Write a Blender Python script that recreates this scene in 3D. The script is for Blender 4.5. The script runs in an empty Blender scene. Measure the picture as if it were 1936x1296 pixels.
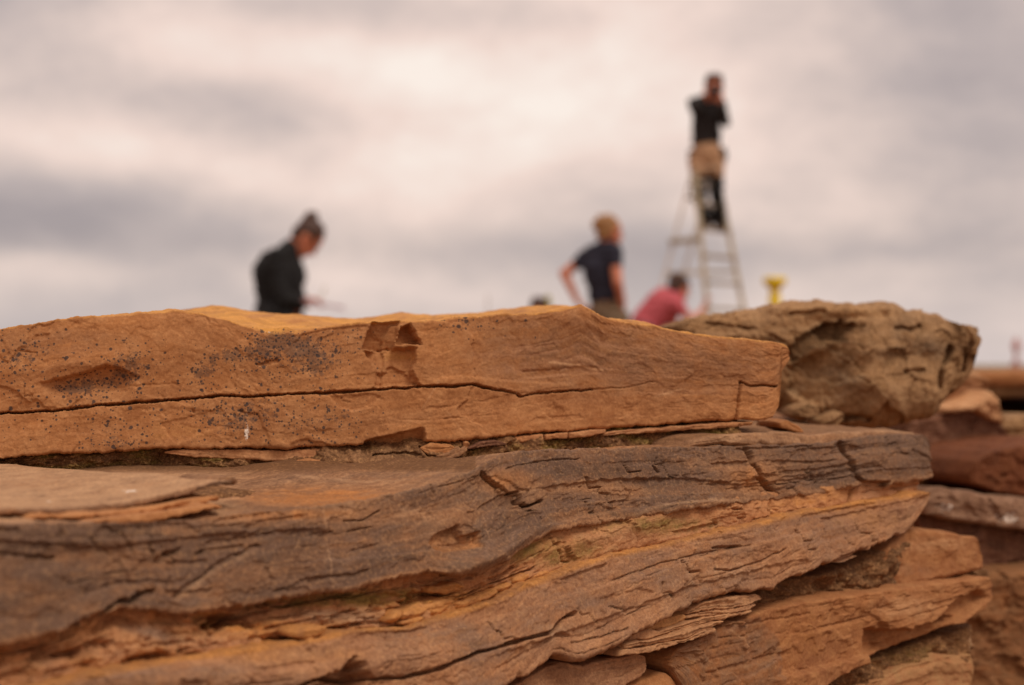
import bpy, bmesh, math, random
import numpy as np
from mathutils import Vector, Matrix

# ------------------------------------------------------------------ camera, sky, sun, exposure
scene = bpy.context.scene
COL = scene.collection
R = math.radians
FPX, CX, CY, HORIZON = 2871.0, 968.0, 648.0, 690.0
CAM_Z = 0.55
PITCH = math.atan((HORIZON - CY) / FPX)

cam_data = bpy.data.cameras.new('camera')
cam_data.lens = 35.0
cam_data.sensor_width = 23.6
cam_data.clip_start = 0.02
cam_data.clip_end = 6000
cam_data.dof.use_dof = True
cam_data.dof.focus_distance = 0.965
cam_data.dof.aperture_fstop = 4.1
cam = bpy.data.objects.new('camera', cam_data)
COL.objects.link(cam)
cam.location = (0, 0, CAM_Z)
cam.rotation_euler = (math.pi / 2 + PITCH, 0, 0)
scene.camera = cam

scene.view_settings.view_transform = 'Standard'
scene.view_settings.look = 'None'
scene.view_settings.exposure = 0.0
scene.view_settings.gamma = 1.0
scene.cycles.use_denoising = True
scene.cycles.max_bounces = 6
scene.cycles.diffuse_bounces = 4

SUN_AZ, SUN_EL = R(135), R(58)          # azimuth measured from the view direction, clockwise: over the right shoulder
sun_dir = Vector((math.sin(SUN_AZ) * math.cos(SUN_EL), math.cos(SUN_AZ) * math.cos(SUN_EL), math.sin(SUN_EL)))
sun_data = bpy.data.lights.new('sun', 'SUN')
sun_data.energy = 1.5
sun_data.angle = R(24)
sun_data.color = (1.0, 0.92, 0.82)
sun = bpy.data.objects.new('sun', sun_data)
COL.objects.link(sun)
sun.location = (2, -3, 6)
sun.rotation_euler = sun_dir.to_track_quat('Z', 'Y').to_euler()


class NT:
    """small helper round a node tree"""
    def __init__(self, tree):
        self.t = tree
        self.n = tree.nodes
        self.l = tree.links

    def set(self, sock, v):
        if hasattr(v, 'is_output') or isinstance(v, bpy.types.NodeSocket):
            self.l.new(v, sock)
        else:
            if sock.type == 'RGBA' and len(v) == 3:
                v = (*v, 1)
            sock.default_value = v

    def math(self, op, a, b=0.0, c=0.0, clamp=False):
        n = self.n.new('ShaderNodeMath')
        n.operation = op
        n.use_clamp = clamp
        self.set(n.inputs[0], a)
        self.set(n.inputs[1], b)
        self.set(n.inputs[2], c)
        return n.outputs[0]

    def vmath(self, op, a, b=(0, 0, 0)):
        n = self.n.new('ShaderNodeVectorMath')
        n.operation = op
        self.set(n.inputs[0], a)
        self.set(n.inputs[1], b)
        return n.outputs[0]

    def mix(self, fac, a, b, blend='MIX'):
        n = self.n.new('ShaderNodeMix')
        n.data_type = 'RGBA'
        n.blend_type = blend
        self.set(n.inputs[0], fac)
        self.set(n.inputs[6], a)
        self.set(n.inputs[7], b)
        return n.outputs[2]

    def noise(self, vec, scale, detail=4, rough=0.55, dist=0.0):
        n = self.n.new('ShaderNodeTexNoise')
        self.set(n.inputs['Vector'], vec)
        n.inputs['Scale'].default_value = scale
        n.inputs['Detail'].default_value = detail
        n.inputs['Roughness'].default_value = rough
        n.inputs['Distortion'].default_value = dist
        return n.outputs['Fac']

    def ramp(self, fac, stops):
        n = self.n.new('ShaderNodeValToRGB')
        self.set(n.inputs[0], fac)
        e = n.color_ramp.elements
        while len(e) < len(stops):
            e.new(0.5)
        for el, (p, c) in zip(e, stops):
            el.position = p
            el.color = (c, c, c, 1) if isinstance(c, (int, float)) else (*c, 1)
        return n.outputs[0]

    def mapping(self, vec, scale=(1, 1, 1), loc=(0, 0, 0), rot=(0, 0, 0)):
        n = self.n.new('ShaderNodeMapping')
        self.set(n.inputs[0], vec)
        n.inputs['Location'].default_value = loc
        n.inputs['Rotation'].default_value = rot
        n.inputs['Scale'].default_value = scale
        return n.outputs[0]


def srgb(r, g, b, k=1.0):
    f = lambda c: ((c / 255 + 0.055) / 1.055) ** 2.4 if c > 10 else c / 255 / 12.92
    return tuple(min(f(c) * k, 0.9) for c in (r, g, b))


world = bpy.data.worlds.new('World')
scene.world = world
world.use_nodes = True
world.cycles.sampling_method = 'NONE'
W = NT(world.node_tree)
W.n.clear()
sky = W.n.new('ShaderNodeTexSky')
sky.sky_type = 'NISHITA'
sky.sun_disc = False
sky.sun_elevation = SUN_EL
sky.sun_rotation = SUN_AZ
sky_c = W.mix(1.0, sky.outputs[0], (0.10, 0.10, 0.10), 'MULTIPLY')
tc = W.n.new('ShaderNodeTexCoord')
d = W.vmath('NORMALIZE', tc.outputs['Generated'])
sep = W.n.new('ShaderNodeSeparateXYZ')
W.set(sep.inputs[0], d)
dx, dy, dz = sep.outputs
# the cloud layer: noise on a plane overhead, so bands flatten towards the horizon
zz = W.math('ADD', W.math('MAXIMUM', dz, 0.0), 0.10)
cmb = W.n.new('ShaderNodeCombineXYZ')
W.set(cmb.inputs[0], W.math('DIVIDE', dx, zz))
W.set(cmb.inputs[1], W.math('DIVIDE', dy, zz))
plane = cmb.outputs[0]
n1 = W.noise(W.mapping(plane, (0.85, 0.95, 1), (3.1, 1.7, 0.0), (0, 0, 0.35)), 1.0, 3, 0.5)
n2 = W.noise(W.mapping(plane, (0.5, 1.7, 1), (7.3, 2.2, 4.0), (0, 0, -0.2)), 1.6, 2, 0.5)
n3 = W.noise(W.mapping(d, (4.0, 4.0, 7.5), (2.3, 0.4, 1.2), (0, 0.35, 0)), 1.5, 7, 0.58, 0.1)
cl = W.math('ADD', W.math('ADD', W.math('MULTIPLY', n1, 0.10), W.math('MULTIPLY', n2, 0.04)), W.math('MULTIPLY', n3, 0.86))
cl = W.math('MULTIPLY_ADD', W.math('SUBTRACT', cl, 0.5), 1.6, 0.505)
az = W.math('ARCTAN2', dx, dy)
el = W.math('ARCSINE', dz)


cae = W.n.new('ShaderNodeCombineXYZ')
W.set(cae.inputs[0], az)
W.set(cae.inputs[1], el)


def cloud_bank(px, py, sx, sy, amp, tilt=0.0):
    """one broad brighter or darker cloud bank in the sky at an azimuth and elevation"""
    a0, e0 = math.atan((px - CX) / FPX), math.atan((HORIZON - py) / FPX)
    mp = W.n.new('ShaderNodeMapping')
    mp.vector_type = 'TEXTURE'
    W.set(mp.inputs[0], cae.outputs[0])
    mp.inputs['Location'].default_value = (a0, e0, 0)
    mp.inputs['Rotation'].default_value = (0, 0, math.atan(tilt))
    mp.inputs['Scale'].default_value = (sx / FPX, sy / FPX, 1)
    dt = W.n.new('ShaderNodeVectorMath')
    dt.operation = 'DOT_PRODUCT'
    W.set(dt.inputs[0], mp.outputs[0])
    W.set(dt.inputs[1], mp.outputs[0])
    return W.math('MULTIPLY', W.math('POWER', 0.36788, dt.outputs['Value']), amp)


for bank in [(1120, 150, 380, 190, 0.33, 0.1), (520, 110, 420, 60, 0.20, -0.12), (300, 305, 330, 50, 0.24, -0.10),
             (260, 190, 420, 50, -0.16, -0.05), (150, 420, 420, 70, -0.30, -0.05), (700, 470, 500, 60, -0.14, 0.0),
             (1860, 180, 240, 260, -0.14, 0.2), (1650, 480, 380, 60, -0.18, 0.0), (110, 520, 150, 28, 0.22, -0.08),
             (820, 545, 220, 24, 0.16, -0.06), (1000, 30, 160, 40, -0.16, 0.0), (560, 20, 180, 30, -0.10, 0.0),
             (1150, 470, 260, 60, -0.10, 0.0), (0, 0, 260, 160, -0.16, 0.0), (1936, 0, 300, 200, -0.16, 0.0), (0, 430, 260, 60, -0.12, 0.0)]:
    cl = W.math('ADD', cl, cloud_bank(*bank))
cl_col = W.ramp(cl, [(0.0, srgb(168, 156, 156)), (0.28, srgb(192, 177, 173)), (0.50, srgb(219, 199, 190)),
                     (0.72, srgb(244, 219, 207)), (1.0, (1.0, 0.88, 0.79))])
# a faint blue-grey cast low over the horizon, where the air is thick
low = W.math('SUBTRACT', 1.0, W.math('DIVIDE', W.math('MAXIMUM', dz, 0.0), 0.075), clamp=True)
cl_col = W.mix(W.math('MULTIPLY', low, 0.5), cl_col, srgb(204, 195, 196))
bg = W.n.new('ShaderNodeBackground')
W.set(bg.inputs[0], W.mix(0.95, sky_c, cl_col))
bg.inputs[1].default_value = 1.0
out = W.n.new('ShaderNodeOutputWorld')
W.l.new(bg.outputs[0], out.inputs[0])

# ------------------------------------------------------------------ helpers
rng = np.random.RandomState(5)


def ray_point(px, py, y):
    """world point seen at a photo pixel, at depth y from the camera"""
    px, py, y = np.broadcast_arrays(np.asarray(px, float), np.asarray(py, float), np.asarray(y, float))
    u, v = (px - CX) / FPX, (CY - py) / FPX
    dy_ = math.cos(PITCH) - v * math.sin(PITCH)
    dz_ = math.sin(PITCH) + v * math.cos(PITCH)
    t = y / dy_
    return np.stack([u * t, y, CAM_Z + dz_ * t], -1)


def to_pixel(p):
    x, y, z = p[..., 0], p[..., 1], p[..., 2] - CAM_Z
    f = y * math.cos(PITCH) + z * math.sin(PITCH)
    u = -y * math.sin(PITCH) + z * math.cos(PITCH)
    return CX + FPX * x / f, CY - FPX * u / f


def _hash(ix, iy, seed):
    h = (ix.astype(np.int64) * 374761393 + iy.astype(np.int64) * 668265263 + seed * 974711) & 0xffffffff
    h = ((h ^ (h >> 13)) * 1274126177) & 0xffffffff
    return (h ^ (h >> 16)) & 0xffff


def noise2(x, y, seed=0):
    """gradient noise, about -1..1"""
    x, y = np.broadcast_arrays(np.asarray(x, float), np.asarray(y, float))
    ix, iy = np.floor(x).astype(np.int64), np.floor(y).astype(np.int64)
    fx, fy = x - ix, y - iy
    ux, uy = fx * fx * fx * (fx * (fx * 6 - 15) + 10), fy * fy * fy * (fy * (fy * 6 - 15) + 10)

    def g(a, b):
        an = _hash(ix + a, iy + b, seed) * (2 * math.pi / 65536)
        return np.cos(an) * (fx - a) + np.sin(an) * (fy - b)
    a = g(0, 0) * (1 - ux) + g(1, 0) * ux
    b = g(0, 1) * (1 - ux) + g(1, 1) * ux
    return (a * (1 - uy) + b * uy) * 1.5


def fbm(x, y, seed=0, octv=5, gain=0.5):
    s, a, f = 0, 1.0, 1.0
    for o in range(octv):
        s = s + a * noise2(x * f, y * f, seed + o * 31)
        a *= gain
        f *= 2.03
    return s


def sstep(x, a, b):
    t = np.clip((x - a) / (b - a), 0, 1)
    return t * t * (3 - 2 * t)


def seg_dist(px, py, pts):
    d_ = np.full(px.shape, 1e9)
    for (x0, y0), (x1, y1) in zip(pts[:-1], pts[1:]):
        vx, vy = x1 - x0, y1 - y0
        t = np.clip(((px - x0) * vx + (py - y0) * vy) / max(vx * vx + vy * vy, 1e-9), 0, 1)
        d_ = np.minimum(d_, np.hypot(px - x0 - t * vx, py - y0 - t * vy))
    return d_


def poly_sd(px, py, pts):
    """distance to a polygon, positive inside"""
    c = np.zeros(px.shape, bool)
    P = list(pts) + [pts[0]]
    for (x0, y0), (x1, y1) in zip(P[:-1], P[1:]):
        hit = ((y0 > py) != (y1 > py)) & (px < (x1 - x0) * (py - y0) / ((y1 - y0) or 1e-9) + x0)
        c ^= hit
    d_ = seg_dist(px, py, P)
    return np.where(c, d_, -d_)


def blob(px, py, cx, cy, rx, ry, rot=0.0):
    a, b = px - cx, py - cy
    ca, sa = math.cos(rot), math.sin(rot)
    return np.exp(-(((a * ca + b * sa) / rx) ** 2 + ((b * ca - a * sa) / ry) ** 2))


# relief features in photo pixels: each returns metres to add towards the camera
def crack(pts, w, depth, wob=2.0, seed=1):
    def f(px, py, v):
        jx = noise2(px / 9, py / 9, seed) * wob * 0.5 + noise2(px / 31, py / 31, seed + 2) * wob
        jy = noise2(px / 9, py / 9, seed + 5) * wob * 0.5 + noise2(px / 27, py / 27, seed + 7) * wob
        ww = w * (1 + 0.45 * noise2(px / 40, py / 40, seed + 9))
        dd = seg_dist(px + jx, py + jy, pts)
        return -depth * (1 - sstep(dd, ww * 0.45, ww))
    return f


def scoop(poly, depth, feather=3.0, gx=0.0, gy=0.0, wob=2.5, seed=3):
    cx = sum(p[0] for p in poly) / len(poly)
    cy = sum(p[1] for p in poly) / len(poly)

    def f(px, py, v):
        j = noise2(px / 14, py / 14, seed) * wob + noise2(px / 5, py / 5, seed + 1) * wob * 0.4
        m = sstep(poly_sd(px, py, poly) + j, 0, feather)
        return -m * np.maximum(depth + gx * (px - cx) + gy * (py - cy), 0.0002)
    return f


def ledge_step(pts, dz, w=2.5, wob=2.0, seed=4, x0=-1e9, x1=1e9, fade=40, y1=1e9, fy=8):
    """everything below the line moves by dz"""
    xs_, ys_ = [p[0] for p in pts], [p[1] for p in pts]

    def f(px, py, v):
        line = np.interp(px, xs_, ys_) + noise2(px / 16, px * 0, seed) * wob + noise2(px / 5, px * 0, seed + 1) * wob * 0.5
        m = sstep(px, x0, x0 + fade) * (1 - sstep(px, x1 - fade, x1))
        return dz * m * sstep(py - line, -w / 2, w / 2) * (1 - sstep(py, y1 - fy, y1))
    return f


def bedding(top, bot, n_cracks, n_scars, seed, depth=0.003, scar=0.002, w=1.5, x0=None, x1=None):
    """splits and splintered scars that run along the bedding, between the stone's own top and bottom lines"""
    tx, ty = [p[0] for p in top], [p[1] for p in top]
    bx, by = [p[0] for p in bot], [p[1] for p in bot]
    rr = np.random.RandomState(seed)
    xa = max(tx[0], bx[0]) if x0 is None else x0
    xb = min(tx[-1], bx[-1]) if x1 is None else x1

    def f(px, py, v):
        xs_ = px[:, 0]
        tp = np.interp(xs_, tx, ty)[:, None]
        h = np.interp(xs_, bx, by)[:, None] - tp
        out = np.zeros(px.shape)
        vv = (py - tp) / np.maximum(h, 1)
        for i in range(n_scars):
            xc, L, v0 = rr.uniform(xa, xb), rr.uniform(12, 85), rr.uniform(0.0, 0.9)
            hp = rr.uniform(5, 14) * (3.2 if rr.rand() < 0.3 else 1.0)
            d_ = scar * rr.uniform(0.4, 1.5)
            sl, sr = rr.uniform(-1.5, 1.5, 2)
            i0, i1 = np.searchsorted(xs_, [xc - L - 30, xc + L + 30])
            if i1 - i0 < 3:
                continue
            X, Y, H = px[i0:i1], (vv[i0:i1] - v0) * h[i0:i1], hp
            Y = Y + 2.2 * noise2(X / 14, X * 0 + i, seed + i) + 1.2 * noise2(X / 4.5, Y / 5 + i, seed + i + 3)
            e = np.minimum(np.minimum(Y, H - Y), np.minimum(X - (xc - L) + sl * Y + 5 * noise2(Y / 6, X / 40, seed + 2 * i), (xc + L) - X + sr * Y + 5 * noise2(Y / 6, X / 40 + 9, seed + 2 * i + 1)))
            t_ = np.clip(Y / H, 0, 1)
            out[i0:i1] -= d_ * sstep(e, 0, 1.6) * (1.15 - 0.75 * t_)
        for i in range(n_cracks):
            xc, L, v0 = rr.uniform(xa, xb), rr.uniform(15, 120), rr.uniform(0.04, 0.96)
            d_, w_ = depth * rr.uniform(0.3, 1.3), w * rr.uniform(0.7, 1.5)
            i0, i1 = np.searchsorted(xs_, [xc - L, xc + L])
            if i1 - i0 < 3:
                continue
            X = px[i0:i1]
            Y = (vv[i0:i1] - v0) * h[i0:i1] + 3.5 * noise2(X / 60, X * 0 + i, seed + i + 50) + 1.3 * noise2(X / 11, X * 0 + i, seed + i + 51)
            g = np.sqrt(np.clip(1 - ((X - xc) / L) ** 2, 0, 1)) * sstep(noise2(X / 35, X * 0 + i, seed + 90), -0.35, 0.1)
            out[i0:i1] -= d_ * g * (1 - sstep(np.abs(Y), w_ * 0.35, w_ * (0.6 + 0.6 * g)))
        return out
    return f


def fractures(top, bot, n, seed, depth=0.003, w=1.6, x0=None, x1=None):
    """short jagged cracks across the bedding"""
    rr = np.random.RandomState(seed)
    tx, ty = [p[0] for p in top], [p[1] for p in top]
    bx, by = [p[0] for p in bot], [p[1] for p in bot]
    xa = max(tx[0], bx[0]) if x0 is None else x0
    xb = min(tx[-1], bx[-1]) if x1 is None else x1
    fs = []
    for i in range(n):
        x = rr.uniform(xa, xb)
        t_, b_ = np.interp(x, tx, ty), np.interp(x, bx, by)
        y = t_ + (b_ - t_) * rr.uniform(0.0, 0.7)
        pts = [(x, y)]
        for k in range(rr.randint(3, 7)):
            if k % 2 == 0:
                x, y = x + rr.uniform(-6, 12), y + rr.uniform(8, 22)
            else:
                x, y = x + rr.uniform(6, 22), y + rr.uniform(-5, 4)
            pts.append((x, y))
        fs.append(crack(pts, w * rr.uniform(0.7, 1.4), depth * rr.uniform(0.4, 1.3), 1.2, seed + i))
    return lambda px, py, v: sum(f(px, py, v) for f in fs)


def facets(size, tilt, seed, warp=0.25):
    """flat broken faces at different angles, meeting in sharp edges"""
    def f(px, py, v):
        x = px / size + warp * fbm(px / size * 1.3, py / size * 1.3, seed + 5, 4)
        y = py / size + warp * fbm(px / size * 1.3 + 9, py / size * 1.3, seed + 6, 4)
        best = np.full(px.shape, 1e9)
        out = np.zeros(px.shape)
        ix, iy = np.floor(x).astype(np.int64), np.floor(y).astype(np.int64)
        for a in (-1, 0, 1):
            for b in (-1, 0, 1):
                cx, cy = ix + a, iy + b
                sx, sy = cx + _hash(cx, cy, seed) / 65536.0, cy + _hash(cx, cy, seed + 1) / 65536.0
                d_ = (x - sx) ** 2 + (y - sy) ** 2
                val = (x - sx) * (_hash(cx, cy, seed + 2) / 32768.0 - 1) + (y - sy) * (_hash(cx, cy, seed + 3) / 32768.0 - 1) + 0.6 * (_hash(cx, cy, seed + 4) / 32768.0 - 1)
                m_ = d_ < best
                best = np.where(m_, d_, best)
                out = np.where(m_, val, out)
        return tilt * out
    return f


def swell(cx, cy, rx, ry, dz, rot=0.0):
    return lambda px, py, v: dz * blob(px, py, cx, cy, rx, ry, rot)


def plane3(a, b, c):
    """inverse depth as a linear function of the pixel: a vertical or leaning plane through three (px, py, depth)"""
    M = np.array([[p[0], p[1], 1.0] for p in (a, b, c)])
    k = np.linalg.solve(M, np.array([1.0 / p[2] for p in (a, b, c)]))
    return k


def tag(o, label=None, category=None, group=None, kind=None):
    if label: o['label'] = label
    if category: o['category'] = category
    if group: o['group'] = group
    if kind: o['kind'] = kind
    return o


def thing(name, loc, label, category, group=None):
    o = bpy.data.objects.new(name, None)
    o.empty_display_size = 0.1
    o.location = loc
    COL.objects.link(o)
    return tag(o, label, category, group)


def ring_mesh(name, V, masks, uv, mat, parent=None, base=(0, 0, 0)):
    """V: (nu, nr, 3) grid closed round the second index, capped at both ends"""
    nu, nr, _ = V.shape
    me = bpy.data.meshes.new(name)
    idx = np.arange(nu * nr).reshape(nu, nr)
    a = idx[:-1, :]
    b = idx[1:, :]
    q = np.stack([a, b, np.roll(b, -1, 1), np.roll(a, -1, 1)], -1).reshape(-1, 4)
    loops = np.concatenate([q.ravel(), idx[0, :], idx[-1, ::-1]]).astype(np.int32)
    nq = len(q)
    starts = np.concatenate([np.arange(nq) * 4, [nq * 4, nq * 4 + nr]]).astype(np.int32)
    totals = np.concatenate([np.full(nq, 4), [nr, nr]]).astype(np.int32)
    me.vertices.add(nu * nr)
    me.vertices.foreach_set('co', (V.reshape(-1, 3) - np.array(base)).astype(np.float32).ravel())
    me.loops.add(len(loops))
    me.loops.foreach_set('vertex_index', loops)
    me.polygons.add(nq + 2)
    me.polygons.foreach_set('loop_start', starts)
    me.polygons.foreach_set('loop_total', totals)
    me.polygons.foreach_set('use_smooth', np.ones(nq + 2, bool))
    lay = me.uv_layers.new(name='bedding')
    lay.data.foreach_set('uv', uv.reshape(-1, 2)[loops].astype(np.float32).ravel())
    for k in range(2):
        at = me.color_attributes.new(name='m%d' % (k + 1), type='FLOAT_COLOR', domain='POINT')
        at.data.foreach_set('color', masks[..., 4 * k:4 * k + 4].reshape(-1).astype(np.float32))
    me.update(calc_edges=True)
    me.validate()
    me.materials.append(mat)
    o = bpy.data.objects.new(name, me)
    COL.objects.link(o)
    o.parent = parent
    return o


MASKS = ['lichen', 'grey', 'ochre', 'pale', 'green', 'white', 'stain_shade', 'soil']


def stone(parent, name, top, bot, depth, T, mat, res=2.0, seed=0, back=None, slope=0.0, under=0.0, feats=(), mask=None,
          rough=0.0016, coarse=0.004, strata=0.0012, flakes=0.0, er=0.004, er_end=0.01, er_bot=None, jit=1.5, top_noise=0.003,
          nt=None, nb=5, lay=0.0045, tilt=0.0, label=None, freq=1.0, shape_top=None, groove=1.6, rs=None):
    """one stone: outline (top and bottom lines in photo pixels) on a plane at real depth, carved in relief, with a real
    top, underside, back and ends. depth: (px,py,d) triples or plane coefficients; T: thickness front to back in metres"""
    k = plane3(*depth) if isinstance(depth, list) else depth
    x0 = max(top[0][0], bot[0][0])
    x1 = min(top[-1][0], bot[-1][0])
    nu = max(8, int((x1 - x0) / res) + 1)
    xs = np.linspace(x0, x1, nu)
    tp = np.interp(xs, [p[0] for p in top], [p[1] for p in top])
    bp = np.interp(xs, [p[0] for p in bot], [p[1] for p in bot])
    env = np.minimum(1, np.minimum(xs - x0, x1 - xs) / 12.0)
    tp = tp + jit * env * (noise2(xs / 23, xs * 0 + .3, seed + 1) + 0.6 * noise2(xs / 7, xs * 0 + .7, seed + 2) + 0.35 * noise2(xs / 3.1, xs * 0 + .7, seed + 12))
    bp = bp + jit * 1.3 * env * (noise2(xs / 19, xs * 0 + .3, seed + 3) + 0.6 * noise2(xs / 6, xs * 0 + .7, seed + 4) + 0.4 * noise2(xs / 2.7, xs * 0 + .7, seed + 14))
    bp = np.maximum(bp, tp + 0.8)
    nv = max(5, int((bp - tp).max() / res) + 1)
    v = np.linspace(0, 1, nv)[None, :]
    PX = np.repeat(xs[:, None], nv, 1)
    PY = tp[:, None] + (bp - tp)[:, None] * v
    D = 1.0 / (k[0] * PX + k[1] * PY + k[2])
    P0 = ray_point(PX, PY, D)
    m = D / FPX                                            # metres per pixel
    # plane normal, towards the camera
    xc, yc = (x0 + x1) / 2, float((tp.mean() + bp.mean()) / 2)
    pa, pb, pc = [ray_point(a, b, 1.0 / (k[0] * a + k[1] * b + k[2])) for a, b in ((xc, yc), (xc + 50, yc), (xc, yc - 50))]
    n = np.cross(pb - pa, pc - pa)
    n = n / np.linalg.norm(n)
    if n[1] > 0:
        n = -n
    bd = -np.array([n[0], n[1], 0.0])
    bd /= np.linalg.norm(bd)
    sdir = np.array([-bd[1], bd[0], 0.0])
    if sdir[0] < 0:
        sdir = -sdir
    s = P0 @ sdir
    Hm = float(((bp - tp) * m[:, 0]).mean())
    bed = v * Hm + (P0[..., 2] * 0.35) + tilt * s
    r = coarse * fbm(s * 9 * freq + seed, bed * 14 * freq, seed + 20, 4) \
        + rough * fbm(s * 55 * freq, bed * 90 * freq + seed, seed + 40, 5, 0.55)
    if strata > 0:
        hh = bed + 0.0004 * fbm(s * 26, bed * 30, seed + 60, 3) + 0.0022 * noise2(s * 5, bed * 8, seed + 61)
        lr = np.random.RandomState(seed + 9)
        for sc_, am_, sf_ in ((1.0, 1.0, 9.0), (0.36, 0.42, 17.0)):
            edges = np.cumsum(lr.uniform(0.3, 1.8, 700) * lay * sc_)
            edges = edges - edges[350] + bed.mean()
            ii = np.searchsorted(edges, hh)
            lean = (_hash(ii, ii * 0 + 3, seed) / 32768.0 - 1.0) * 60
            jj = np.floor(s * sf_ + _hash(ii, ii * 0, seed + 1) / 6553.6 + hh * lean + 0.30 * noise2(s * 60, bed * 90, seed + 63) + 0.5 * noise2(s * 14, bed * 30, seed + 64))
            val = _hash(ii, jj, seed + 5) / 32768.0 - 1.0
            r = r + strata * am_ * val
            dist = np.minimum(np.abs(hh - edges[np.clip(ii, 0, 699)]), np.abs(hh - edges[np.clip(ii - 1, 0, 699)]))
            gate = sstep(noise2(s * 13 + ii * 5.1, ii * 1.7, seed + 75), 0.15, 0.45)
            r = r - strata * groove * am_ * gate * (1 - sstep(dist, 0.0001, 0.0006))
    if flakes > 0:
        for q in range(4):
            fn = fbm(s * (13 + 6 * q) + q * 9, bed * (34 + 14 * q), seed + 90 + q, 5, 0.5)
            th = 0.12 + 0.12 * q
            r = r - flakes * (1 - 0.15 * q) * sstep(fn, th, th + 0.045)
    if rs is not None:
        r = r * rs(PX)
    for f in feats:
        r = r + f(PX, PY, v)
    # rounded, chipped edges
    erb = er if er_bot is None else er_bot

    def rnd(dist, e):
        e = e * (1 + 0.6 * noise2(s * 30, bed * 20, seed + 80))
        t = np.clip(1 - dist / np.maximum(e, 1e-5), 0, 1)
        return -np.maximum(e, 1e-5) * (1 - np.sqrt(np.clip(1 - t * t, 0, 1)))
    r = r + rnd((PY - tp[:, None]) * m, er) + rnd((bp[:, None] - PY) * m, erb)
    if er_end > 0:
        r = r + rnd((PX - x0) * m, er_end) + rnd((x1 - PX) * m, er_end)
    G = P0 + n * r[..., None]
    # top surface
    Tc = (T(xs) if callable(T) else np.full(nu, float(T)))[:, None]
    if nt is None:
        nt = max(6, int(30 / res * 2))
    F = G[:, 0]
    Bk = F + bd[None, :] * Tc
    if back is not None:
        bx, _ = to_pixel(Bk)
        bpy_ = np.interp(bx, [p[0] for p in back], [p[1] for p in back])
        Bk[:, 2] = ray_point(bx, bpy_, Bk[:, 1])[:, 2]
    else:
        Bk[:, 2] = F[:, 2] + slope * Tc[:, 0]
    q = (np.linspace(0, 1, nt + 1)[1:] ** 1.4)[None, :, None]
    TP = F[:, None, :] * (1 - q) + Bk[:, None, :] * q
    if shape_top is not None:
        TP[..., 2] += shape_top(TP[..., 0], TP[..., 1], q[..., 0], Tc)
    ramp_ = np.minimum(1, q[..., 0] * Tc / 0.012)
    TP[..., 2] += top_noise * ramp_ * (fbm(TP[..., 0] * 14, TP[..., 1] * 14, seed + 33, 6, 0.52)
                                       + 0.4 * np.abs(noise2(TP[..., 0] * 40, TP[..., 1] * 30, seed + 37)))
    # underside
    E = G[:, -1]
    Eb = E + bd[None, :] * Tc
    Eb[:, 2] = np.minimum(E[:, 2] + under * Tc[:, 0], Bk[:, 2] - 0.002)
    qb = np.linspace(0, 1, nb + 1)[1:][None, :, None]
    BT = E[:, None, :] * (1 - qb) + Eb[:, None, :] * qb
    V = np.concatenate([G, BT, TP[:, ::-1]], 1)
    uv = np.zeros(V.shape[:2] + (2,))
    uv[..., 0] = V @ sdir
    uv[:, :nv, 1] = bed
    uv[:, nv:nv + nb, 1] = bed[:, -1:] + qb[..., 0] * 0.1
    uv[:, nv + nb:, 1] = (bed[:, :1] - (q[..., 0] * Tc) * 0.35)[:, ::-1]
    M = np.zeros(V.shape[:2] + (8,))
    if mask is not None:
        tx, ty = to_pixel(TP)
        for part, X, Y, sl in (('front', PX, PY, slice(0, nv)), ('top', tx[:, ::-1], ty[:, ::-1], slice(nv + nb, None))):
            for key, val in mask(X, Y, part).items():
                M[:, sl, MASKS.index(key)] = np.clip(val, 0, 1)
    base = tuple(parent.location) if parent is not None else (0, 0, 0)
    o = ring_mesh(name, V, M, uv, mat, parent, base)
    if label:
        o['label'] = label
    return o


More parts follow.
